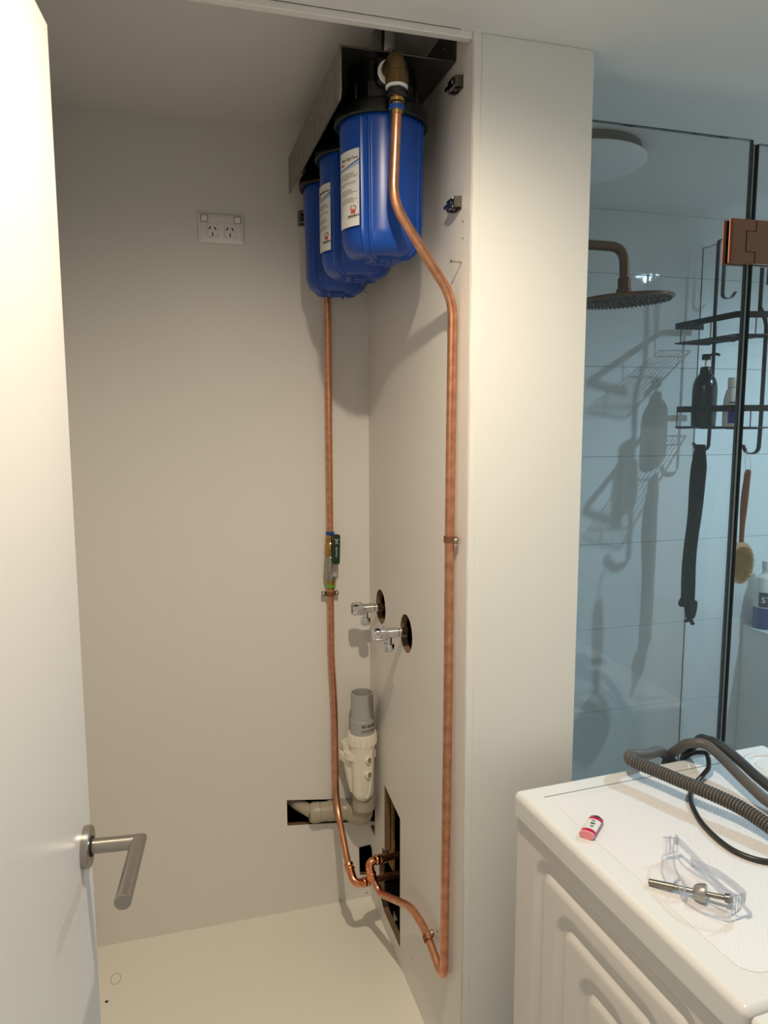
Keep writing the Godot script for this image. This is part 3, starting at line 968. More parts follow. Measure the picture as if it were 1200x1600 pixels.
func pipes() -> void:
	# outlet pipe: from the front filter down the right panel and back into the access hole
	var t := thing("copper_pipe", "bent copper pipe from the front filter down the right panel", "copper pipe")
	var px := 0.4035
	var pz := -1.314
	var e0 := V(0.466, 0.286, -1.762)
	var path := [V(px, 1.992, pz), V(0.3965, 1.838, pz), V(0.5185, 1.678, -1.328), V(0.5185, 1.3, -1.334), V(0.5185, 0.9, -1.334), V(0.5185, 0.262, -1.343), V(0.5135, 0.308, -1.445), V(0.508, 0.306, -1.535), V(0.488, 0.212, -1.735), V(0.472, 0.245, -1.76), e0]
	var line := fillet([path[0], path[1], path[2], path[3], path[4], path[5], path[6], path[7], path[8], path[9]], 0.036, 10)
	var m := MB.new()
	tube(m, line, PR, 24)
	obj("tube", m, M.copper, t)
	m = MB.new()
	elbow(m, V(0.4725, 0.243, -1.7585), V(0.4645, 0.289, -1.7625), V(0.5, 0.285, -1.772), PR + 0.0016)
	obj("elbow", m, M.copper_fitting, t)
	m = MB.new()
	rod(m, V(0.498, 0.285, -1.771), V(0.70, 0.258, -1.83), PR, 24)
	obj("wall_stub", m, M.copper, t)
	# fittings at the filter outlet, top to bottom
	m = MB.new()
	tube(m, fillet([V(0.4, 2.072, -1.345), V(0.4035, 2.078, pz), V(px, 2.052, pz)], 0.016, 8), 0.0165, 24)
	lathe(m, at(px, 0, pz), [Vector2(0.0165, 2.062), Vector2(0.0, 2.0705)], 6)
	lathe(m, at(px, 0, pz), ringp(0.0195, 2.034, 2.0575, 0.0016), 28)
	for i in 14:
		var w := TAU * i / 14
		cbox(m, Transform3D(Basis(V(0, 1, 0), w), V(px + sin(w) * 0.0193, 2.0455, pz + cos(w) * 0.0193)), V(0.004, 0.02, 0.0016), 0.0006)
	obj("brass_elbow", m, M.dull_brass, t)
	m = MB.new()
	lathe(m, aim(V(0.4, 2.071, -1.35), V(0, 0, 1)), ringp(0.0215, 0, 0.006), 28)
	lathe(m, at(px, 0, pz), ringp(0.0198, 2.0295, 2.0345, 0.0008), 28)
	obj("thread_tape", m, M.ptfe, t)
	m = MB.new()
	lathe(m, at(px, 0, pz), ringp(0.0196, 2.016, 2.0295, 0.003), 6, 20.0)
	obj("adaptor", m, M.black_plastic, t)
	m = MB.new()
	lathe(m, at(px, 0, pz), [Vector2(0.0, 1.987), Vector2(0.0112, 1.987), Vector2(0.0112, 1.9955), Vector2(0.0105, 2.003), Vector2(0.0105, 2.006), Vector2(0.014, 2.0075), Vector2(0.014, 2.013), Vector2(0.012, 2.0145), Vector2(0.012, 2.018)], 28)
	obj("brass_tail", m, M.brass, t)
	m = MB.new()
	for k in [1.9965, 2.0005]:
		lathe(m, at(px, 0, pz), [Vector2(0.011, k - 0.0024), Vector2(0.0136, k - 0.0018), Vector2(0.0142, k), Vector2(0.0136, k + 0.0018), Vector2(0.011, k + 0.0024)], 28, 80.0)
	obj("crimp_band", m, M.blue_ring, t)
	saddle("copper pipe clip halfway up the long pipe on the right panel", V(0.5185, 1.2195, -1.334), V(0, 1, 0), V(-1, 0, 0))
	saddle("copper pipe clip on the sloping pipe near the bottom bend", V(0.5135, 0.301, -1.43), V(-0.06, 0.43, -0.9).normalized(), V(-1, 0, 0))

	# inlet pipe: down the back panel to the elbow that enters the access hole
	t = thing("copper_pipe", "straight copper pipe down the back panel below the rear filter", "copper pipe")
	var bz := -1.972
	m = MB.new()
	tube(m, [V(0.414, 1.86, bz), V(0.4135, 1.5, bz), V(0.4135, 1.148, bz)], PR, 24)
	obj("upper_tube", m, M.copper, t)
	m = MB.new()
	var low := fillet([V(0.4135, 0.995, bz), V(0.413, 0.79, bz), V(0.4205, 0.66, bz), V(0.4205, 0.36, -1.964), V(0.4215, 0.262, -1.83), V(0.4245, 0.244, -1.80)], 0.06, 10)
	tube(m, low, PR, 24)
	obj("lower_tube", m, M.copper, t)
	m = MB.new()
	elbow(m, V(0.422, 0.257, -1.817), V(0.428, 0.2255, -1.7725), V(0.468, 0.221, -1.781), PR + 0.0016)
	obj("elbow", m, M.copper_fitting, t)
	m = MB.new()
	rod(m, V(0.466, 0.2215, -1.781), V(0.70, 0.196, -1.835), PR, 24)
	obj("wall_stub", m, M.copper, t)
	saddle("copper pipe clip with two screws under the ball valve", V(0.413, 0.971, bz), V(0, 1, 0), V(0, 0, 1))

	# ball valve in line
	t = thing("ball_valve", "brass ball valve with green lever on the back copper pipe", "valve", V(0.4135, 0, bz))
	m = MB.new()
	lathe(m, at(0, 0, 0), ringp(0.0125, 1.138, 1.147, 0.002), 24)
	obj("crimp_band", m, M.blue_ring, t)
	m = MB.new()
	lathe(m, at(0, 0, 0), [Vector2(0.0118, 1.138), Vector2(0.0118, 1.127), Vector2(0.0135, 1.126), Vector2(0.0135, 1.119), Vector2(0.0118, 1.118), Vector2(0.0145, 1.113), Vector2(0.0148, 1.097), Vector2(0.0125, 1.095), Vector2(0.0125, 1.086), Vector2(0.0148, 1.084), Vector2(0.0148, 1.078)], 24)
	obj("brass_union", m, M.brass, t)
	m = MB.new()
	lathe(m, at(0, 0, 0), [Vector2(0.0148, 1.014), Vector2(0.0148, 1.006), Vector2(0.0115, 1.005), Vector2(0.0115, 0.984)], 24)
	obj("brass_union", m, M.brass, t)
	m = MB.new()
	lathe(m, at(0, 0, 0), [Vector2(0.0148, 1.012), Vector2(0.0172, 1.014), Vector2(0.0182, 1.022), Vector2(0.0182, 1.044), Vector2(0.0172, 1.052), Vector2(0.0162, 1.06), Vector2(0.0162, 1.076), Vector2(0.0145, 1.079)], 8, 20.0)
	obj("body", m, M.nickel, t)
	m = MB.new()
	lathe(m, at(0, 0, 0), ringp(0.0128, 0.989, 0.999, 0.003), 24)
	obj("lower_crimp_band", m, M.green_ring, t)
	m = MB.new()
	rod(m, V(0.004, 1.033, 0.012), V(0.004, 1.033, 0.03), 0.005, 16, 0.001)
	rod(m, V(0.004, 1.033, 0.029), V(0.004, 1.033, 0.034), 0.0075, 6, 0.001)
	var lv := MB.new()
	strip(lv, spline([V(0.004, 1.026, 0.0275), V(0.0055, 1.05, 0.0275), V(0.008, 1.07, 0.033), V(0.0095, 1.135, 0.034)], 6), V(1, 0, 0), 0.014, 0.002)
	var lvo := obj("lever", lv, M.nickel, t)
	obj("spindle_nut", m, M.chrome, lvo)
	m = MB.new()
	prism(m, Transform3D(Basis(V(0, 0, 1), deg_to_rad(-1.5)), V(0.0095, 1.103, 0.034)), rrect(0.0195, 0.082, 0.0055), 0.0085, false)
	var gp := obj("grip", m, M.green_grip, lvo)
	m = MB.new()
	var tx := Transform3D(Basis(V(0, 0, 1), deg_to_rad(-91.5)), V(0.0085, 1.113, 0.0385))
	letters(m, "Jet", 0.0115, func(p: Vector3) -> Vector3: return tx * (p + V(-0.012, 0.0015, 0)), "Droid Serif")
	letters(m, "DN20 PN16", 0.0055, func(p: Vector3) -> Vector3: return tx * (p + V(0.017, 0.001, 0)))
	gp.set_meta("label", "green plastic grip with white lettering")
	obj("lettering", m, M.white_print, t)

# ---------------------------------------------------------------- taps
func taps() -> void:
	var spots := [V(0.533, 0.946, -1.885), V(0.533, 0.94, -1.662)]
	var lb := ["chrome washing machine stop tap in the rear round hole", "chrome washing machine stop tap in the front round hole"]
	var first: Node3D
	for i in 2:
		var t: Node3D
		if i == 0:
			t = thing("stop_tap", lb[0], "tap", spots[0], "chrome stop taps on the right panel")
			first = t
			var m := MB.new()
			lathe(m, aim(V(0.07, 0, 0), V(-1, 0, 0)), [Vector2(0.009, 0.0), Vector2(0.009, 0.06), Vector2(0.0115, 0.062), Vector2(0.0115, 0.088), Vector2(0.0132, 0.09), Vector2(0.0132, 0.117), Vector2(0.0118, 0.119), Vector2(0.0118, 0.126)], 28)
			obj("body", m, M.chrome, t)
			m = MB.new()
			lathe(m, aim(V(-0.0505, 0, 0), V(-1, 0, 0)), [Vector2(0.012, 0), Vector2(0.0165, 0.001), Vector2(0.017, 0.003), Vector2(0.016, 0.028), Vector2(0.0145, 0.0305), Vector2(0, 0.031)], 28)
			for k in 5:
				var w := TAU * k / 5
				cbox(m, Transform3D(Basis(V(1, 0, 0), w), V(-0.066, cos(w) * 0.0155, sin(w) * 0.0155)), V(0.026, 0.0055, 0.0085), 0.002)
			obj("handle", m, M.chrome, t)
			m = MB.new()
			lathe(m, at(-0.042, 0, 0), [Vector2(0.0, -0.046), Vector2(0.0105, -0.046), Vector2(0.0132, -0.0445), Vector2(0.0135, -0.043), Vector2(0.0135, -0.028), Vector2(0.0125, -0.026), Vector2(0.0075, -0.0255), Vector2(0.0075, 0.0)], 28)
			obj("outlet", m, M.chrome, t)
			m = MB.new()
			lathe(m, aim(V(0.04, 0, 0), V(-1, 0, 0)), [Vector2(0.009, 0), Vector2(0.018, 0.001), Vector2(0.018, 0.01), Vector2(0.009, 0.012)], 6, 20.0)
			obj("back_nut", m, M.dull_brass, t)
			m = MB.new()
			wbox(m, V(0.06, -0.03, -0.06), V(0.085, 0.03, 0.06), 0.002)
			obj("wall_bracket", m, M.dull_brass, t)
		else:
			t = first.duplicate()
			t.name = numbered("stop_tap"); add_child(t)
			t.position = spots[i]
			t.set_meta("label", lb[i])

# ---------------------------------------------------------------- waste
func waste() -> void:
	var c := V(0.485, 0, -1.905)
	var t := thing("waste_trap", "white plastic washing machine trap with grey standpipe in the corner", "waste trap", c)
	var m := MB.new()
	lathe(m, at(0, 0, 0), [Vector2(0.0315, 0.6), Vector2(0.0315, 0.703), Vector2(0.0285, 0.703), Vector2(0.0285, 0.6)], 40)
	obj("standpipe", m, M.pvc_grey, t)
	m = MB.new()
	lathe(m, at(0, 0, 0), [Vector2(0.0315, 0.586), Vector2(0.0345, 0.587), Vector2(0.0345, 0.628), Vector2(0.0335, 0.6295), Vector2(0.0315, 0.6297)], 40)
	var col := obj("coupling", m, M.pvc_grey, t)
	m = MB.new()
	letters(m, "BE 40/50", 0.0105, func(p: Vector3) -> Vector3: return on_cylinder(p, 0.0347, 18.0, 0.6155), "Droid Sans", 0.0006, true)
	letters(m, "DN50 PVC", 0.0095, func(p: Vector3) -> Vector3: return on_cylinder(p, 0.0347, 16.0, 0.6015))
	obj("lettering", m, M.print_dark, col)
	# ribbed nut
	m = MB.new()
	lathe(m, at(0, 0, 0), [Vector2(0.0345, 0.588), Vector2(0.0385, 0.588), Vector2(0.0395, 0.585), Vector2(0.0395, 0.556), Vector2(0.037, 0.553), Vector2(0.034, 0.553)], 40)
	for i in 18:
		var w := TAU * i / 18
		cbox(m, Transform3D(Basis(V(0, 1, 0), w), V(sin(w) * 0.0396, 0.571, cos(w) * 0.0396)), V(0.0045, 0.029, 0.003), 0.001)
	obj("nut", m, M.pvc_white, t)
	# front bowl: U shaped shell with a rounded bottom
	m = MB.new()
	var bowl := []
	for i in 13:
		var a := -PI / 2 + PI / 2 * i / 12.0
		bowl.append(Vector2(0.0305 * cos(a), 0.418 + 0.0305 * sin(a)))
	bowl.append_array([Vector2(0.0325, 0.5), Vector2(0.034, 0.545), Vector2(0.035, 0.556)])
	lathe(m, at(0.0, 0, 0.004), bowl, 36)
	for s in [-1, 1]:
		tube(m, spline([V(s * 0.014 + 0.002, 0.545, 0.033), V(s * 0.014 + 0.002, 0.5, 0.032), V(s * 0.0125 + 0.002, 0.44, 0.0305), V(0.002 + s * 0.005, 0.412, 0.031), V(0.002, 0.41, 0.031)], 8), 0.0045, 10)
	obj("bowl", m, M.pvc_white, t)
	# rear arm of the trap, leaning away to the left, with its own nut
	m = MB.new()
	var ra := PackedFloat32Array([0.026, 0.027, 0.028, 0.029, 0.0295])
	tube(m, [V(-0.006, 0.41, -0.02), V(-0.012, 0.44, -0.026), V(-0.018, 0.48, -0.03), V(-0.0215, 0.52, -0.032), V(-0.022, 0.55, -0.032)], 0.028, 28, ra)
	obj("rear_arm", m, M.pvc_white, t)
	m = MB.new()
	var nt := Transform3D(Basis(V(0, 0, 1), deg_to_rad(8.0)), V(-0.0215, 0.515, -0.032))
	lathe(m, nt, [Vector2(0.029, -0.016), Vector2(0.034, -0.014), Vector2(0.0345, 0.012), Vector2(0.032, 0.015), Vector2(0.029, 0.016)], 36)
	for i in 12:
		var w := TAU * i / 12
		cbox(m, nt * Transform3D(Basis(V(0, 1, 0), w), V(sin(w) * 0.0345, -0.001, cos(w) * 0.0345)), V(0.005, 0.024, 0.003), 0.001)
	obj("rear_nut", m, M.pvc_white, t)
	m = MB.new()
	prism(m, Transform3D(Basis(V(1, 0, 0), deg_to_rad(90)) * Basis(V(0, 0, 1), 0.0), V(-0.004, 0.523, -0.012)), ellipse(0.0465, 0.041, 40), 0.018, true)
	obj("flange", m, M.pvc_white, t)
	# two hose nozzles on the front, plugged
	for y in [0.519, 0.477]:
		var d := V(0.55, 0.12, 1).normalized()
		m = MB.new()
		var p := V(0.003, y, 0.028)
		lathe(m, aim(p, d), [Vector2(0.0105, 0), Vector2(0.0105, 0.013), Vector2(0.0092, 0.015), Vector2(0.0072, 0.015)], 24)
		var nz := obj("nozzle", m, M.pvc_white, t)
		m = MB.new()
		lathe(m, aim(p, d), [Vector2(0.0074, 0.0135), Vector2(0.006, 0.0142), Vector2(0, 0.0144)], 20)
		obj("plug", m, M.cap_tan, nz)
	# grey elbow and horizontal waste pipe in the slot
	m = MB.new()
	tube(m, fillet([V(0.006, 0.40, -0.01), V(0.008, 0.313, -0.03), V(-0.02, 0.316, -0.078), V(-0.04, 0.318, -0.083)], 0.03, 8), 0.028, 32)
	lathe(m, at(0.006, 0, -0.012), [Vector2(0.029, 0.355), Vector2(0.0315, 0.356), Vector2(0.0315, 0.392), Vector2(0.029, 0.393)], 32)
	obj("elbow", m, M.pvc_cream, t)
	m = MB.new()
	var hx := V(-1, 0.02, -0.03).normalized()
	lathe(m, aim(V(-0.01, 0.318, -0.084), hx), [Vector2(0.0, 0), Vector2(0.0275, 0), Vector2(0.0275, 0.032), Vector2(0.029, 0.034), Vector2(0.029, 0.072), Vector2(0.0275, 0.073), Vector2(0.0275, 0.098), Vector2(0.029, 0.099), Vector2(0.029, 0.118), Vector2(0.024, 0.128), Vector2(0.0, 0.129)], 36)
	obj("socket_pipe", m, M.pvc_cream, t)
	m = MB.new()
	tube(m, [V(-0.13, 0.322, -0.09), V(-0.165, 0.335, -0.12), V(-0.22, 0.362, -0.2)], 0.018, 24)
	obj("far_pipe", m, M.pvc_cream, t)

# ---------------------------------------------------------------- power point
func power_point() -> void:
	var t := thing("power_outlet", "white double power outlet with two rocker switches on the back panel", "power outlet", V(0.1425, 1.9395, -2.0))
	var m := MB.new()
	cbox(m, at(0, 0, 0.0035), V(0.117, 0.072, 0.007), 0.0028)
	cbox(m, at(0, 0, 0.0058), V(0.104, 0.06, 0.005), 0.0016)
	obj("plate", m, M.outlet, t)
	for s in [-1, 1]:
		m = MB.new()
		prism(m, at(s * 0.0415, 0.0225, 0.0072), rrect(0.0175, 0.0175, 0.002), 0.004)
		var sf := obj("switch_frame", m, M.seam, t)
		m = MB.new()
		cbox(m, Transform3D(Basis(V(1, 0, 0), deg_to_rad(5)), V(s * 0.0415, 0.0225, 0.0088)), V(0.015, 0.015, 0.004), 0.001)
		obj("rocker", m, M.outlet, sf)
		m = MB.new()
		prism(m, at(s * 0.0218, -0.0065, 0.0084), rrect(0.0285, 0.0325, 0.0055), 0.0036, true)
		var so := obj("socket", m, M.outlet, t)
		m = MB.new()
		prism(m, at(s * 0.0218, -0.0065, 0.0072), rrect(0.0295, 0.0335, 0.0057), 0.0026, true)
		obj("socket_rim", m, M.seam, so)
		m = MB.new()
		for k in [[-0.0068, 0.0055, -30.0], [0.0068, 0.0055, 30.0], [0.0, -0.0095, 0.0]]:
			cbox(m, Transform3D(Basis(V(0, 0, 1), deg_to_rad(k[2])), V(s * 0.0218 + k[0], -0.0065 + k[1], 0.0101)), V(0.0029, 0.0086, 0.0008))
		obj("slot", m, M.slot, so)

# ---------------------------------------------------------------- small bits
func cupboard_bits() -> void:
	# two cabinet hinge mounting plates near the front edge
	var spots := [V(0.533, 2.062, -1.336), V(0.533, 1.852, -1.338)]
	var lb := ["upper steel hinge plate near the front edge of the right panel", "lower steel hinge plate below the other, right of the blue filters"]
	var first: Node3D
	for i in 2:
		var t: Node3D
		if i == 0:
			t = thing("hinge_plate", lb[0], "hinge plate", spots[0], "cabinet hinge plates on the right panel")
			first = t
			var m := MB.new()
			wbox(m, V(-0.0025, -0.012, -0.016), V(0, 0.012, 0.014), 0.0008)
			for k in 4:
				wbox(m, V(-0.016, -0.011 + 0.002 * (k % 2), -0.024 + k * 0.011), V(-0.002, 0.010, -0.019 + k * 0.011), 0.001)
			wbox(m, V(-0.011, -0.006, -0.026), V(-0.002, 0.006, 0.014), 0.0015)
			obj("base", m, M.dark_screw, t)
			m = MB.new()
			wbox(m, V(-0.0185, -0.0035, -0.034), V(-0.0135, 0.0035, 0.004), 0.0008)
			wbox(m, V(-0.018, -0.0085, -0.022), V(-0.012, -0.0065, 0.01))
			wbox(m, V(-0.018, 0.0065, -0.022), V(-0.012, 0.0085, 0.01))
			obj("clip_arm", m, M.chrome, t)
			for s in [-1, 1]:
				m = MB.new()
				lathe(m, aim(V(-0.0025, s * 0.0095, 0.004), V(-1, 0, 0)), [Vector2(0.0042, 0), Vector2(0.0036, 0.0016), Vector2(0, 0.002)], 14)
				obj("screw", m, M.dark_screw, t)
			m = MB.new()
			wbox(m, V(-0.0145, -0.003, -0.008), V(-0.0138, 0.003, 0.012))
			obj("slot", m, M.slot, t)
		else:
			t = first.duplicate()
			t.name = numbered("hinge_plate"); add_child(t)
			t.position = spots[i]
			t.set_meta("label", lb[i])
	var m := MB.new()
	rod(m, V(0.535, 1.744, -1.322), V(0.512, 1.7445, -1.322), 0.0016, 10)
	lathe(m, aim(V(0.512, 1.7445, -1.322), V(-1, 0, 0)), [Vector2(0.0, -0.001), Vector2(0.0032, 0), Vector2(0.003, 0.001), Vector2(0, 0.0014)], 14)
	tag(obj("shelf_pin", m, M.nickel), "small metal pin sticking out of the right panel below the hinge plates", "pin")
	# small pipe fitting on the back panel behind the rear filter
	var t := thing("wall_clip", "small grey clip on the back panel half hidden by the rear filter", "clip", V(0.352, 1.978, -2.0))
	m = MB.new()
	wbox(m, V(-0.012, -0.018, 0), V(0.014, 0.018, 0.005), 0.0015)
	wbox(m, V(-0.012, -0.016, 0.004), V(-0.006, 0.016, 0.026), 0.0012)
	obj("base", m, M.zinc, t)
	m = MB.new()
	wbox(m, V(-0.006, -0.012, 0.006), V(0.016, 0.006, 0.022), 0.0015)
	wbox(m, V(-0.009, 0.012, 0.008), V(0.008, 0.018, 0.022), 0.0012)
	obj("jaw", m, M.nickel, t)
	# screw holes and marks in the melamine
	m = MB.new()
	for p in [V(0, 1.816, -1.318), V(0, 1.786, -1.318), V(0, 0.835, -1.80), V(0, 0.765, -1.76), V(0, 1.63, -1.94), V(0, 0.12, -1.60), V(0, 0.32, -1.42)]:
		lathe(m, aim(V(0.533, p.y, p.z), V(-1, 0, 0)), [Vector2(0.0022, 0.0002), Vector2(0.0, 0.0005)], 10)
	for p in [Vector2(0.526, 1.8), Vector2(0.44, 0.026), Vector2(0.52, 0.033)]:
		lathe(m, aim(V(p.x, p.y, -2.0), V(0, 0, 1)), [Vector2(0.0022, 0.0002), Vector2(0.0, 0.0005)], 10)
	var st := struct("trim_5", m, M.slot, "small screw holes in the white panels")
	st.set_meta("kind", "structure")

# ---------------------------------------------------------------- washing machine
const WT := 0.764
func washer() -> void:
	var t := thing("washing_machine", "white washing machine with textured top and ribbed side", "washing machine", V(0.596, FLOOR, -1.181))
	t.rotation.y = deg_to_rad(3.2)
	var h := WT - FLOOR
	# cabinet: ribbed left side as a relief grid
	var m := MB.new()
	var D := 0.543
	var W := 0.598
	var top := h - 0.047
	var nu := 150
	var nv := 120
	var P := []
	for i in nu + 1:
		var row := []
		for j in nv + 1:
			var z := D * i / nu
			var y := 0.05 + (top - 0.05) * j / nv
			# distance inside the outer arch, top corners rounded
			var dx := minf(z - 0.012, D - 0.012 - z)
			var dy := top - 0.002 - y
			var d := minf(dx, dy)
			var rr := 0.05
			var x := 0.006
			for k in 3:
				var off := 0.05 + k * 0.07
				var ax := dx - off
				var ay := dy - 0.034 - k * 0.061
				var s := minf(ax, ay)
				if ax < rr and ay < rr:
					s = rr - Vector2(rr - ax, rr - ay).length()
				x += relief(s)
			row.append(V(x, y, z))
		P.append(row)
	grid(m, P, V(-1, 0, 0))
	obj("side_panel", m, M.enamel_side, t)
	m = MB.new()
	wbox(m, V(0.024, 0.02, 0.004), V(W - 0.006, top, D - 0.004))
	wbox(m, V(0.0, 0.02, 0.0), V(0.024, 0.05, D))
	obj("cabinet", m, M.enamel_side, t)
	# worktop: rounded slab, rim raised round the textured inset
	m = MB.new()
	slab(m, -0.004, W + 0.002, -0.004, D + 0.006, h - 0.043, h, 0.012)
	var wt := obj("worktop", m, M.enamel, t)
	m = MB.new()
	prism(m, Transform3D(Basis(V(1, 0, 0), V(0, 0, -1), V(0, 1, 0)), V(W / 2 + 0.002, h + 0.0001, D / 2 + 0.013)), rrect(W - 0.078, D - 0.095, 0.03), 0.0012)
	obj("textured_inset", m, M.worktop, wt)
	m = MB.new()
	wbox(m, V(0.037, h - 0.0002, 0.039), V(W - 0.035, h + 0.0004, 0.0405))
	obj("inset_line", m, M.seam, wt)
	m = MB.new()
	lathe(m, at(0.522, h, 0.095), [Vector2(0.058, 0.0), Vector2(0.056, 0.008), Vector2(0.05, 0.0105), Vector2(0.044, 0.0095), Vector2(0.041, 0.005), Vector2(0.034, 0.0045), Vector2(0.03, 0.008), Vector2(0, 0.0085)], 48)
	obj("round_cap", m, M.enamel, wt)
	# control panel at the front
	m = MB.new()
	slab(m, -0.004, W + 0.002, D + 0.0075, D + 0.05, h - 0.13, h - 0.002, 0.01)
	var cp := obj("control_panel", m, M.enamel, t)
	m = MB.new()
	slab(m, 0.022, W - 0.02, D + 0.03, D + 0.052, h - 0.122, h - 0.0005, 0.006)
	obj("display_strip", m, M.panel_grey, cp)
	m = MB.new()
	wbox(m, V(0.0, 0.02, D + 0.001), V(W - 0.002, h - 0.132, D + 0.03), 0.008)
	obj("front_panel", m, M.enamel_side, t)
	for p in [[0.05, 0.05], [W - 0.05, 0.05], [0.05, D - 0.04], [W - 0.05, D - 0.04]]:
		m = MB.new()
		lathe(m, at(p[0], 0, p[1]), ringp(0.02, 0.0, 0.022), 20)
		obj("foot", m, M.black_plastic, t)

# stepped groove and ridge across the edge distance s
func relief(s: float) -> float:
	if s < 0.0: return 0.0
	var a := smoothstep(0.0, 0.012, s)
	var b := smoothstep(0.02, 0.034, s)
	return 0.0085 * (a - b)

func grid(m: MB, P: Array, out: Vector3) -> void:
	var a := P.size()
	var b: int = P[0].size()
	var N := []
	for i in a:
		var row := []
		for j in b:
			var du: Vector3 = P[mini(i + 1, a - 1)][j] - P[maxi(i - 1, 0)][j]
			var dv: Vector3 = P[i][mini(j + 1, b - 1)] - P[i][maxi(j - 1, 0)]
			var c := du.cross(dv).normalized()
			row.append(c if c.dot(out) > 0 else -c)
		N.append(row)
	for i in a - 1:
		for j in b - 1:
			m.tri(P[i][j], P[i + 1][j], P[i + 1][j + 1], N[i][j], N[i + 1][j], N[i + 1][j + 1])
			m.tri(P[i][j], P[i + 1][j + 1], P[i][j + 1], N[i][j], N[i + 1][j + 1], N[i][j + 1])

# slab with softly rounded upper edges and upright corners
func slab(m: MB, x0: float, x1: float, z0: float, z1: float, y0: float, y1: float, r: float) -> void:
	var rings := []
	var nr := []
	var steps := 6
	var base := func(inset: float) -> Array:
		var o := []
		var rc := maxf(r - inset, 0.0005)
		for c in [[x1 - r, z1 - r, 0], [x0 + r, z1 - r, 90], [x0 + r, z0 + r, 180], [x1 - r, z0 + r, 270]]:
			for s in 7:
				var a := deg_to_rad(c[2] + 15.0 * s)
				o.append([V(c[0] + rc * cos(a), 0, c[1] + rc * sin(a)), V(cos(a), 0, sin(a))])
		return o
	var lv := [[0.0, y0, 0.0]]
	for s in steps + 1:
		var a := PI / 2 * s / steps
		lv.append([r * (1 - cos(a)), y1 - r + r * sin(a), sin(a)])
	for q in lv:
		var row := []
		var rn := []
		for p in base.call(q[0]):
			row.append(p[0] + V(0, q[1], 0))
			rn.append((p[1] * sqrt(1.0 - q[2] * q[2]) + V(0, q[2], 0)).normalized())
		rings.append(row); nr.append(rn)
	var k: int = rings[0].size()
	for i in rings.size() - 1:
		for j in k:
			var j1 := (j + 1) % k
			m.tri(rings[i][j], rings[i][j1], rings[i + 1][j1], nr[i][j], nr[i][j1], nr[i + 1][j1])
			m.tri(rings[i][j], rings[i + 1][j1], rings[i + 1][j], nr[i][j], nr[i + 1][j1], nr[i + 1][j])
	var ct := V((x0 + x1) / 2, y1, (z0 + z1) / 2)
	var cb := V((x0 + x1) / 2, y0, (z0 + z1) / 2)
	for j in k:
		m.tri(ct, rings[-1][j], rings[-1][(j + 1) % k], V(0, 1, 0), V(0, 1, 0), V(0, 1, 0))
		m.tri(cb, rings[0][j], rings[0][(j + 1) % k], V(0, -1, 0), V(0, -1, 0), V(0, -1, 0))

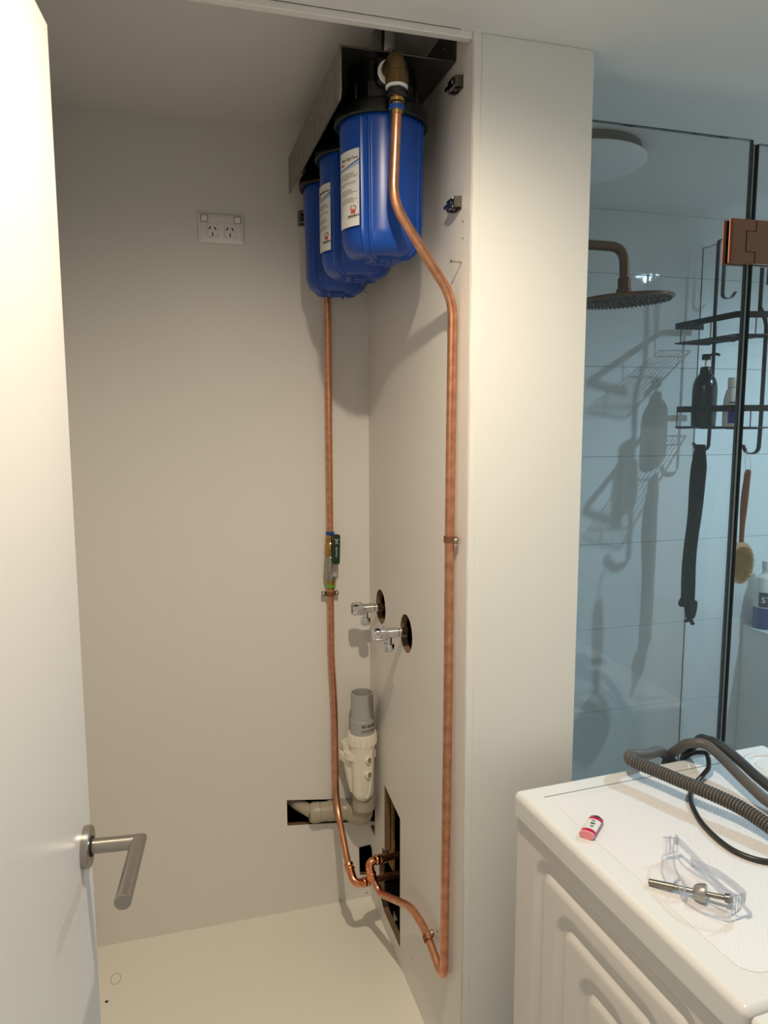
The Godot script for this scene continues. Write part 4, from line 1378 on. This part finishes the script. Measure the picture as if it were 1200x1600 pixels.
func washer_top_things() -> void:
	# corrugated drain hose, one loop lying across the top
	var t := thing("drain_hose", "grey corrugated drain hose looped over the back of the washing machine", "hose")
	var line := spline([V(1.06, WT - 0.3, -1.262), V(1.03, WT - 0.1, -1.255), V(0.957, WT + 0.002, -1.228), V(0.883, WT + 0.028, -1.190), V(0.842, WT + 0.038, -1.178), V(0.827, WT + 0.040, -1.158), V(0.832, WT + 0.040, -1.137), V(0.847, WT + 0.040, -1.101), V(0.861, WT + 0.040, -1.064), V(0.879, WT + 0.040, -1.019), V(0.902, WT + 0.036, -0.968), V(0.914, WT + 0.030, -0.925), V(0.924, WT + 0.022, -0.88), V(0.955, WT + 0.014, -0.82), V(1.02, WT + 0.0125, -0.77), V(1.1, WT + 0.0125, -0.76)], 24)
	# smooth cuff part to the bend, corrugated after it
	var m := MB.new()
	var fine := []
	var rad := PackedFloat32Array()
	var acc := 0.0
	for i in line.size() - 1:
		var a: Vector3 = line[i]
		var b: Vector3 = line[i + 1]
		var l := (b - a).length()
		var k := maxi(1, int(l / 0.0005))
		for s in k:
			var p := a.lerp(b, float(s) / k)
			fine.append(p)
	for i in fine.size():
		if i > 0: acc += (fine[i] - fine[i - 1]).length()
		var amp := 0.0015 * smoothstep(0.44, 0.50, acc)
		rad.append(0.0108 + amp * clampf(2.6 * sin(TAU * acc / 0.0056) + 0.9, -1, 1))
	tube(m, fine, 0.015, 16, rad)
	obj("corrugated_tube", m, M.hose, t)
	# smooth supply hoses arching over the back edge
	m = MB.new()
	tube(m, spline([V(0.98, WT - 0.3, -1.262), V(0.975, WT - 0.05, -1.25), V(0.968, WT + 0.03, -1.195), V(0.974, WT + 0.052, -1.164), V(0.987, WT + 0.055, -1.146), V(0.990, WT + 0.050, -1.122), V(0.988, WT + 0.045, -1.092), V(0.982, WT + 0.040, -1.056), V(0.977, WT + 0.034, -1.015), V(0.978, WT + 0.026, -0.972), V(1.0, WT + 0.016, -0.91), V(1.06, WT + 0.011, -0.86), V(1.13, WT + 0.011, -0.85)], 14), 0.0095, 20)
	tag(obj("supply_hose", m, M.hose), "smooth brown-grey supply hose arching beside the corrugated hose", "hose")
	m = MB.new()
	tube(m, spline([V(1.03, WT - 0.3, -1.262), V(1.02, WT - 0.05, -1.25), V(1.004, WT + 0.04, -1.19), V(1.002, WT + 0.056, -1.16), V(1.005, WT + 0.059, -1.13), V(1.009, WT + 0.052, -1.097), V(1.009, WT + 0.045, -1.065), V(1.006, WT + 0.040, -1.031), V(1.01, WT + 0.032, -0.985), V(1.04, WT + 0.018, -0.93), V(1.1, WT + 0.011, -0.9), V(1.16, WT + 0.011, -0.9)], 14), 0.0095, 20)
	tag(obj("supply_hose", m, M.hose_dark), "dark charcoal supply hose arching behind the brown-grey one", "hose")
	m = MB.new()
	tube(m, spline([V(1.01, WT - 0.2, -1.262), V(1.005, WT - 0.03, -1.235), V(1.0, WT + 0.028, -1.165), V(0.981, WT + 0.020, -1.128), V(0.954, WT + 0.012, -1.112), V(0.919, WT + 0.006, -1.093), V(0.887, WT + 0.005, -1.062), V(0.863, WT + 0.005, -1.023), V(0.844, WT + 0.005, -0.974), V(0.837, WT + 0.005, -0.921), V(0.844, WT + 0.005, -0.886), V(0.870, WT + 0.005, -0.859), V(0.93, WT + 0.005, -0.845), V(1.0, WT + 0.005, -0.85), V(1.1, WT + 0.006, -0.87)], 12), 0.0046, 14)
	tag(obj("looped_cable", m, M.cable), "thin black cable curving across the washing machine top", "cable")
	lighter()
	glasses()
	tool()

func lighter() -> void:
	var t := thing("cigarette_lighter", "pink lighter with white label lying on the washing machine", "lighter", V(0.659, WT + 0.0068, -1.022))
	t.rotation.y = atan2(0.045, -0.041)
	# local z runs towards the metal head; body is a flattened oval
	var sec := ellipse(0.0125, 0.0066, 28)
	var m := MB.new()
	prism(m, at(0, 0, -0.003), sec, 0.05, true)
	obj("tank", m, M.pink, t)
	m = MB.new()
	prism(m, at(0, 0, -0.0295), ellipse(0.0126, 0.0067, 28), 0.004, true)
	obj("base", m, M.pink_pale, t)
	m = MB.new()
	prism(m, at(0, 0, 0.0245), ellipse(0.0118, 0.0062, 24), 0.006, true)
	obj("hood", m, M.tool_steel, t)
	m = MB.new()
	rod(m, V(-0.004, 0.001, 0.029), V(0.004, 0.001, 0.029), 0.0042, 16, 0.0006)
	cbox(m, at(0.006, -0.001, 0.029), V(0.006, 0.007, 0.008), 0.001)
	obj("spark_wheel", m, M.dark_screw, t)
	m = MB.new()
	var k := 14
	for i in k:
		var a0 := lerpf(0.12, 0.88, float(i) / k) * PI
		var a1 := lerpf(0.12, 0.88, float(i + 1) / k) * PI
		var p0 := V(0.0127 * cos(a0), 0.0068 * sin(a0), 0); var p1 := V(0.0127 * cos(a1), 0.0068 * sin(a1), 0)
		var n0 := V(cos(a0) * 0.5, sin(a0), 0).normalized(); var n1 := V(cos(a1) * 0.5, sin(a1), 0).normalized()
		var f := V(0, 0, -0.019); var g := V(0, 0, 0.014)
		m.tri(p0 + f, p1 + f, p1 + g, n0, n1, n1); m.tri(p0 + f, p1 + g, p0 + g, n0, n1, n0)
	var lb := obj("label", m, M.bottle_white, t)
	m = MB.new()
	for q in [[0.002, 0.0075, 0.006, 0.0025], [0.001, -0.001, 0.0072, 0.004], [0.0, -0.009, 0.006, 0.0012], [0.0, -0.012, 0.005, 0.0012]]:
		cbox(m, at(q[0] - 0.002, 0.00695, q[1]), V(q[2], 0.0003, q[3]))
	obj("print", m, M.print_dark, lb)

func glasses() -> void:
	var A := V(0.717, WT, -0.914)
	var B := V(0.712, WT, -0.766)
	var t := thing("safety_glasses", "clear plastic safety glasses lying on the washing machine", "safety glasses")
	var ax := (B - A).normalized()
	var out := V(-1, 0, 0.12).normalized()
	var lens := MB.new()
	var rim_top := []
	var rim_bot := []
	var P := []
	var n := 48
	for i in n + 1:
		var s := float(i) / n
		var u := 2.0 * s - 1.0
		var bow := 0.032 * (1.0 - pow(absf(u), 2.4))
		var base := A.lerp(B, s) + out * bow
		var notch := 0.021 * exp(-pow(u / 0.13, 2.0))
		var low := 0.001 + 0.007 * pow(absf(u), 4.0) + notch
		var high := 0.044 - 0.003 * exp(-pow(u / 0.16, 2.0)) - 0.006 * pow(absf(u), 4.0)
		var row := []
		for j in 9:
			var v := float(j) / 8
			var yy := lerpf(low, high, v)
			row.append(base + V(0, yy, 0) + out * (0.006 * sin(PI * v) - 0.014 * v))
		P.append(row)
		rim_bot.append(row[0]); rim_top.append(row[8])
	grid(lens, P, out)
	obj("lens", lens, M.clear, t)
	var m := MB.new()
	tube(m, rim_top, 0.0017, 8)
	tube(m, rim_bot, 0.0013, 8)
	obj("rim", m, M.clear_rim, t)
	# nose bridge
	m = MB.new()
	var mid: Vector3 = P[n / 2][0]
	tube(m, spline([P[n / 2 - 5][0] + V(0.004, 0, 0), mid + V(0.008, 0.003, 0), P[n / 2 + 5][0] + V(0.004, 0, 0)], 6), 0.0026, 8)
	obj("nose_bridge", m, M.clear_rim, t)
	# side shields and folded arms
	for s in [0, 1]:
		var e: Vector3 = A if s == 0 else B
		var inw := ax if s == 0 else -ax
		var c := V(0.024, 0, 0)
		var h0 := V(0, 0.008, 0)
		var h1 := V(0, 0.040, 0)
		var sh := MB.new()
		var Q := []
		for i in 9:
			var w := float(i) / 8
			var q := e + c * w + inw * (0.004 * w * w)
			Q.append([q + h0 + V(0, 0.006 * w, 0), q + (h0 + h1) / 2, q + h1 - V(0, 0.004 * w, 0)])
		grid(sh, Q, -inw)
		var sd := obj("side_shield", sh, M.clear, t)
		sh = MB.new()
		for i in [2, 4, 6, 8]:
			tube(sh, [Q[i][0], Q[i][1], Q[i][2]], 0.0009, 6)
		tube(sh, Q.map(func(r): return r[0]), 0.0012, 6)
		tube(sh, Q.map(func(r): return r[2]), 0.0014, 6)
		obj("vent_rib", sh, M.clear_rim, sd)
		var st := MB.new()
		var off := V(0.003 + 0.007 * s, 0, 0)
		var pts := spline([e + c + V(0, 0.032, 0), e + c + off + inw * 0.012 + V(0, 0.03, 0), e + c + off * 1.6 + inw * 0.07 + V(0, 0.021, 0), e + c + off * 1.2 + inw * 0.125 + V(0, 0.006, 0)], 8)
		strip(st, pts, V(0, 1, 0), 0.011, 0.0028)
		var tm := obj("temple_arm", st, M.clear_rim, t)
		st = MB.new()
		rod(st, e + c + V(0, 0.024, 0), e + c + V(0, 0.040, 0), 0.0028, 12, 0.0005)
		obj("pivot", st, M.clear_rim, tm)

func tool() -> void:
	# thin steel shank with a domed head, lying under the glasses
	var t := thing("steel_tool", "thin steel rod with a round knob lying under the clear glasses", "tool")
	var a := V(0.659, WT + 0.0055, -0.868)
	var b := V(0.709, WT + 0.0125, -0.816)
	var d := (b - a).normalized()
	var m := MB.new()
	rod(m, a, a + d * 0.036, 0.0047, 18, 0.0008)
	rod(m, a + d * 0.036, b, 0.0039, 16)
	obj("shank", m, M.tool_steel, t)
	m = MB.new()
	lathe(m, aim(b - d * 0.006, d), [Vector2(0.0039, -0.005), Vector2(0.0075, -0.0045), Vector2(0.0105, -0.0015), Vector2(0.0127, 0.004), Vector2(0.0135, 0.0105), Vector2(0.013, 0.0128), Vector2(0.0039, 0.0138)], 32, 50.0)
	obj("head", m, M.nickel, t)
	m = MB.new()
	rod(m, b, b + d * 0.034, 0.0036, 14)
	lathe(m, aim(b + d * 0.03, d), [Vector2(0.0034, 0), Vector2(0.0062, 0.001), Vector2(0.0066, 0.008), Vector2(0.004, 0.011), Vector2(0, 0.012)], 6, 20.0)
	obj("tip", m, M.dark_screw, t)

# ---------------------------------------------------------------- shower caddy
func caddy_and_contents() -> void:
	var t := thing("shower_caddy", "black two-tier wire caddy hanging over the glass return panel", "caddy")
	var xb := 1.737
	# two uprights that hook over the glass
	for z in [-2.083, -1.888]:
		var zl: float = z + (0.004 if z < -2.0 else 0.03)
		var m := MB.new()
		var pts := fillet([V(1.763, 1.86, z), V(1.763, 2.036, z), V(xb, 2.036, z), V(xb, 1.775, z)], 0.008, 4)
		if z < -2.0:
			pts = fillet([V(1.808, 1.872, z + 0.006), V(1.795, 1.85, z + 0.004), V(1.763, 1.85, z), V(1.763, 2.036, z), V(xb, 2.036, z), V(xb, 1.775, z)], 0.02, 6)
		strip(m, pts, V(0, 0, 1), 0.0145, 0.0032)
		obj("over_panel_hook", m, M.caddy, t)
		m = MB.new()
		strip(m, fillet([V(xb, 1.79, z), V(xb, 1.745, zl), V(xb, 1.44, zl), V(xb - 0.002, 1.352, zl), V(xb - 0.045, 1.348, zl), V(xb - 0.062, 1.376, zl)], 0.024, 8), V(0, 0, 1), 0.0145, 0.0032)
		obj("upright_hook", m, M.caddy, t)
	# baskets
	var yt := [1.762, 1.487]
	for k in 2:
		var y: float = yt[k]
		var z0 := -2.124
		var z1 := -1.852
		var xf := 1.622
		var rail := [V(xb, y, z0 - 0.006), V(xf + 0.03, y, z0 - 0.006), V(xf, y, z0 + 0.022), V(xf, y, z1 - 0.0), V(1.722, y, z1 + 0.024), V(xb, y, z1 + 0.024)]
		if k == 0:
			rail = [V(xb, y, z0 - 0.01), V(xf, y - 0.002, z0 - 0.004), V(xf, y, z1), V(1.722, y, z1 + 0.024), V(xb, y, z1 + 0.024)]
		var m := MB.new()
		strip(m, rail, V(0, 1, 0), 0.019, 0.0024)
		obj("basket_rail", m, M.caddy, t)
		m = MB.new()
		var yb := y - 0.058
		var low := []
		for p in rail: low.append(V(p.x, yb, p.z))
		tube(m, low + [low[0]], 0.0021, 8)
		for i in 8:
			var x := lerpf(xf + 0.012, xb - 0.006, i / 7.0)
			tube(m, [V(x, yb - 0.002, z0), V(x, yb - 0.002, z1 + 0.018)], 0.0017, 6)
		for z in [-2.1, -1.985, -1.87]:
			tube(m, [V(xf, yb - 0.004, z), V(xb, yb - 0.004, z)], 0.002, 6)
		obj("basket_wire", m, M.caddy, t)
		for p in [V(xf, 0, -2.1), V(xf, 0, -1.96), V(1.68, 0, -1.838)]:
			m = MB.new()
			tube(m, [V(p.x, y, p.z), V(p.x, yb, p.z)], 0.0017, 6)
			obj("basket_post", m, M.caddy, t)
	# pump bottle
	var base := 1.487 - 0.058 + 0.0005
	t = thing("pump_bottle", "dark navy pump bottle in the lower caddy basket", "bottle", V(1.674, base, -2.036))
	var m := MB.new()
	lathe(m, at(0, 0, 0), [Vector2(0, 0), Vector2(0.034, 0), Vector2(0.0375, 0.004), Vector2(0.0385, 0.04), Vector2(0.0385, 0.118), Vector2(0.0365, 0.138), Vector2(0.031, 0.155), Vector2(0.0225, 0.167), Vector2(0.0175, 0.172)], 36)
	obj("body", m, M.bottle_dark, t)
	m = MB.new()
	lathe(m, at(0, 0, 0), [Vector2(0.0175, 0.17), Vector2(0.018, 0.172), Vector2(0.0175, 0.188), Vector2(0.0145, 0.193), Vector2(0.0, 0.194)], 28)
	var col := obj("collar", m, M.black_plastic, t)
	m = MB.new()
	rod(m, V(0, 0.19, 0), V(0, 0.222, 0), 0.0042, 14)
	obj("stem", m, M.bottle_white, col)
	m = MB.new()
	lathe(m, at(0, 0, 0), [Vector2(0, 0.214), Vector2(0.0135, 0.215), Vector2(0.014, 0.218), Vector2(0.014, 0.231), Vector2(0.012, 0.2335), Vector2(0, 0.234)], 24)
	tube(m, spline([V(0.0, 0.228, 0.01), V(0.002, 0.231, 0.03), V(0.003, 0.229, 0.048), V(0.003, 0.226, 0.054)], 5), 0.0042, 10)
	obj("pump", m, M.black_plastic, t)
	# white bottle with purple label
	t = thing("lotion_bottle", "white bottle with purple label in the lower caddy basket", "bottle", V(1.678, base, -1.912))
	m = MB.new()
	var B := Transform3D()
	lathe(m, B, [Vector2(0, 0), Vector2(0.026, 0), Vector2(0.028, 0.003), Vector2(0.0285, 0.05), Vector2(0.027, 0.085), Vector2(0.021, 0.112), Vector2(0.014, 0.124)], 32)
	obj("body", m, M.bottle_white, t)
	m = MB.new()
	lathe(m, B, [Vector2(0.0175, 0.122), Vector2(0.0175, 0.149), Vector2(0.016, 0.152), Vector2(0, 0.1525)], 28)
	obj("cap", m, M.bottle_white, t)
	m = MB.new()
	arc_patch(m, 0.0289, 0.012, 0.056, -66, -8)
	var lb := obj("label", m, M.purple, t)
	m = MB.new()
	arc_patch(m, 0.0287, 0.074, 0.0775, -62, -14)
	arc_patch(m, 0.0287, 0.065, 0.0675, -62, -40)
	obj("print", m, M.purple, lb)
	# scrubbing cloth hung on the rear hook
	t = thing("scrub_cloth", "long charcoal scrubbing strip hanging from the rear caddy hook", "cloth")
	m = MB.new()
	var rng := RandomNumberGenerator.new(); rng.seed = 12
	var P := []
	for i in 57:
		var s := i / 56.0
		var y := 1.372 - 0.545 * s
		var row := []
		var hw := 0.021 + 0.011 * smoothstep(0.0, 0.15, s) + 0.003 * sin(9.0 * s)
		var th := 0.011 + 0.004 * sin(5.0 * s)
		var cz := -2.043 - 0.012 * s + 0.004 * sin(7.0 * s)
		for j in 25:
			var a := TAU * j / 24.0
			var w := 0.0012 * sin(3.0 * a + 14.0 * s)
			row.append(V(1.672 - 0.012 * s + (th + w) * sin(a), y, cz + (hw + w) * cos(a)))
		P.append(row)
	for i in P.size() - 1:
		for j in 24:
			var a0 := TAU * j / 24.0; var a1 := TAU * (j + 1) / 24.0
			var n0 := V(2.2 * sin(a0), 0, cos(a0)).normalized(); var n1 := V(2.2 * sin(a1), 0, cos(a1)).normalized()
			m.tri(P[i][j], P[i][j + 1], P[i + 1][j + 1], n0, n1, n1); m.tri(P[i][j], P[i + 1][j + 1], P[i + 1][j], n0, n1, n0)
	for i in 24:
		m.tri(V(1.672, 1.372, -2.043), P[0][i], P[0][i + 1], V(0, 1, 0), V(0, 1, 0), V(0, 1, 0))
		m.tri(V(1.66, 0.827, -2.052), P[56][i], P[56][i + 1], V(0, -1, 0), V(0, -1, 0), V(0, -1, 0))
	obj("strip", m, M.cloth, t)
	m = MB.new()
	tube(m, spline([V(1.66, 0.85, -2.062), V(1.658, 0.832, -2.074), V(1.657, 0.824, -2.086)], 6), 0.012, 12, PackedFloat32Array([0.012, 0.013, 0.014, 0.0145, 0.0145, 0.014, 0.0135, 0.013, 0.012, 0.011, 0.009, 0.007, 0.004]))
	tube(m, spline([V(1.659, 0.85, -2.035), V(1.657, 0.815, -2.03), V(1.656, 0.79, -2.032)], 6), 0.012, 12, PackedFloat32Array([0.02, 0.021, 0.022, 0.022, 0.021, 0.02, 0.019, 0.018, 0.018, 0.017, 0.016, 0.014, 0.01]))
	strip(m, spline([V(1.655, 0.795, -2.03), V(1.653, 0.78, -2.038), V(1.652, 0.774, -2.048)], 4), V(1, 0, 0.5), 0.012, 0.005)
	strip(m, spline([V(1.655, 0.795, -2.03), V(1.653, 0.782, -2.018), V(1.652, 0.775, -2.008)], 4), V(1, 0, 0.5), 0.012, 0.005)
	obj("knotted_end", m, M.cloth, t)
	# bath brush on the front hook
	t = thing("bath_brush", "wooden bath brush with oval bristle head on the front caddy hook", "brush", V(1.68, 1.302, -1.835))
	m = MB.new()
	var R := []
	for i in 29:
		var s := i / 28.0
		var y := -0.232 * s
		var hw := lerpf(0.0125, 0.0085, smoothstep(0.1, 1.0, s)) + 0.003 * sin(PI * clampf((s - 0.15) / 0.6, 0, 1)) - 0.004 * (1.0 - smoothstep(0, 0.05, s))
		var row := []
		for j in 17:
			var a := TAU * j / 16.0
			row.append(V(0.006 * sin(a) - 0.004 * s, y, hw * cos(a) - 0.006 * s - 0.004 * sin(PI * s)))
		R.append(row)
	for i in R.size() - 1:
		for j in 16:
			var a0 := TAU * j / 16.0; var a1 := TAU * (j + 1) / 16.0
			var n0 := V(1.6 * sin(a0), 0, cos(a0)).normalized(); var n1 := V(1.6 * sin(a1), 0, cos(a1)).normalized()
			m.tri(R[i][j], R[i][j + 1], R[i + 1][j + 1], n0, n1, n1); m.tri(R[i][j], R[i + 1][j + 1], R[i + 1][j], n0, n1, n0)
	for j in 16:
		m.tri(V(0, 0.001, 0), R[0][j], R[0][j + 1], V(0, 1, 0), V(0, 1, 0), V(0, 1, 0))
	obj("handle", m, M.wood, t)
	m = MB.new()
	tube(m, spline([V(-0.0065, -0.012, 0.0), V(-0.006, 0.02, -0.006), V(0.002, 0.058, -0.012), V(0.006, 0.02, 0.002), V(0.0065, -0.012, 0.001)], 6), 0.0009, 6)
	obj("string_loop", m, M.cord_white, t)
	# head faces the viewer, turned a little to the right
	var hb := Transform3D(Basis(V(0, 1, 0), deg_to_rad(-4)), V(-0.006, -0.288, -0.004))
	m = MB.new()
	prism(m, hb, ellipse(0.042, 0.065, 44), 0.014, true)
	obj("head", m, M.pale_wood, t)
	m = MB.new()
	for i in 1500:
		var r := sqrt(rng.randf()) * 0.9
		var a := rng.randf() * TAU
		var p := V(0.037 * r * cos(a), 0.06 * r * sin(a), 0.007)
		var d := V(cos(a) * r * 0.35 + rng.randf_range(-0.12, 0.12), sin(a) * r * 0.25 + rng.randf_range(-0.12, 0.12), 1).normalized()
		var q := p + d * rng.randf_range(0.013, 0.018)
		var sx := V(0.0008, 0, 0).rotated(V(0, 0, 1), a); var sy := V(0, 0.0008, 0).rotated(V(0, 0, 1), a)
		for w in [[sx, sy], [sy, -sx], [-sx, -sy], [-sy, sx]]:
			var g: Vector3 = hb.basis * ((w[0] + w[1]) as Vector3).normalized()
			m.tri(hb * (p + w[0]), hb * (p + w[1]), hb * q, g, g, g)
	var br := obj("bristles", m, M.bristle, t)
	br.set_meta("kind", "stuff")
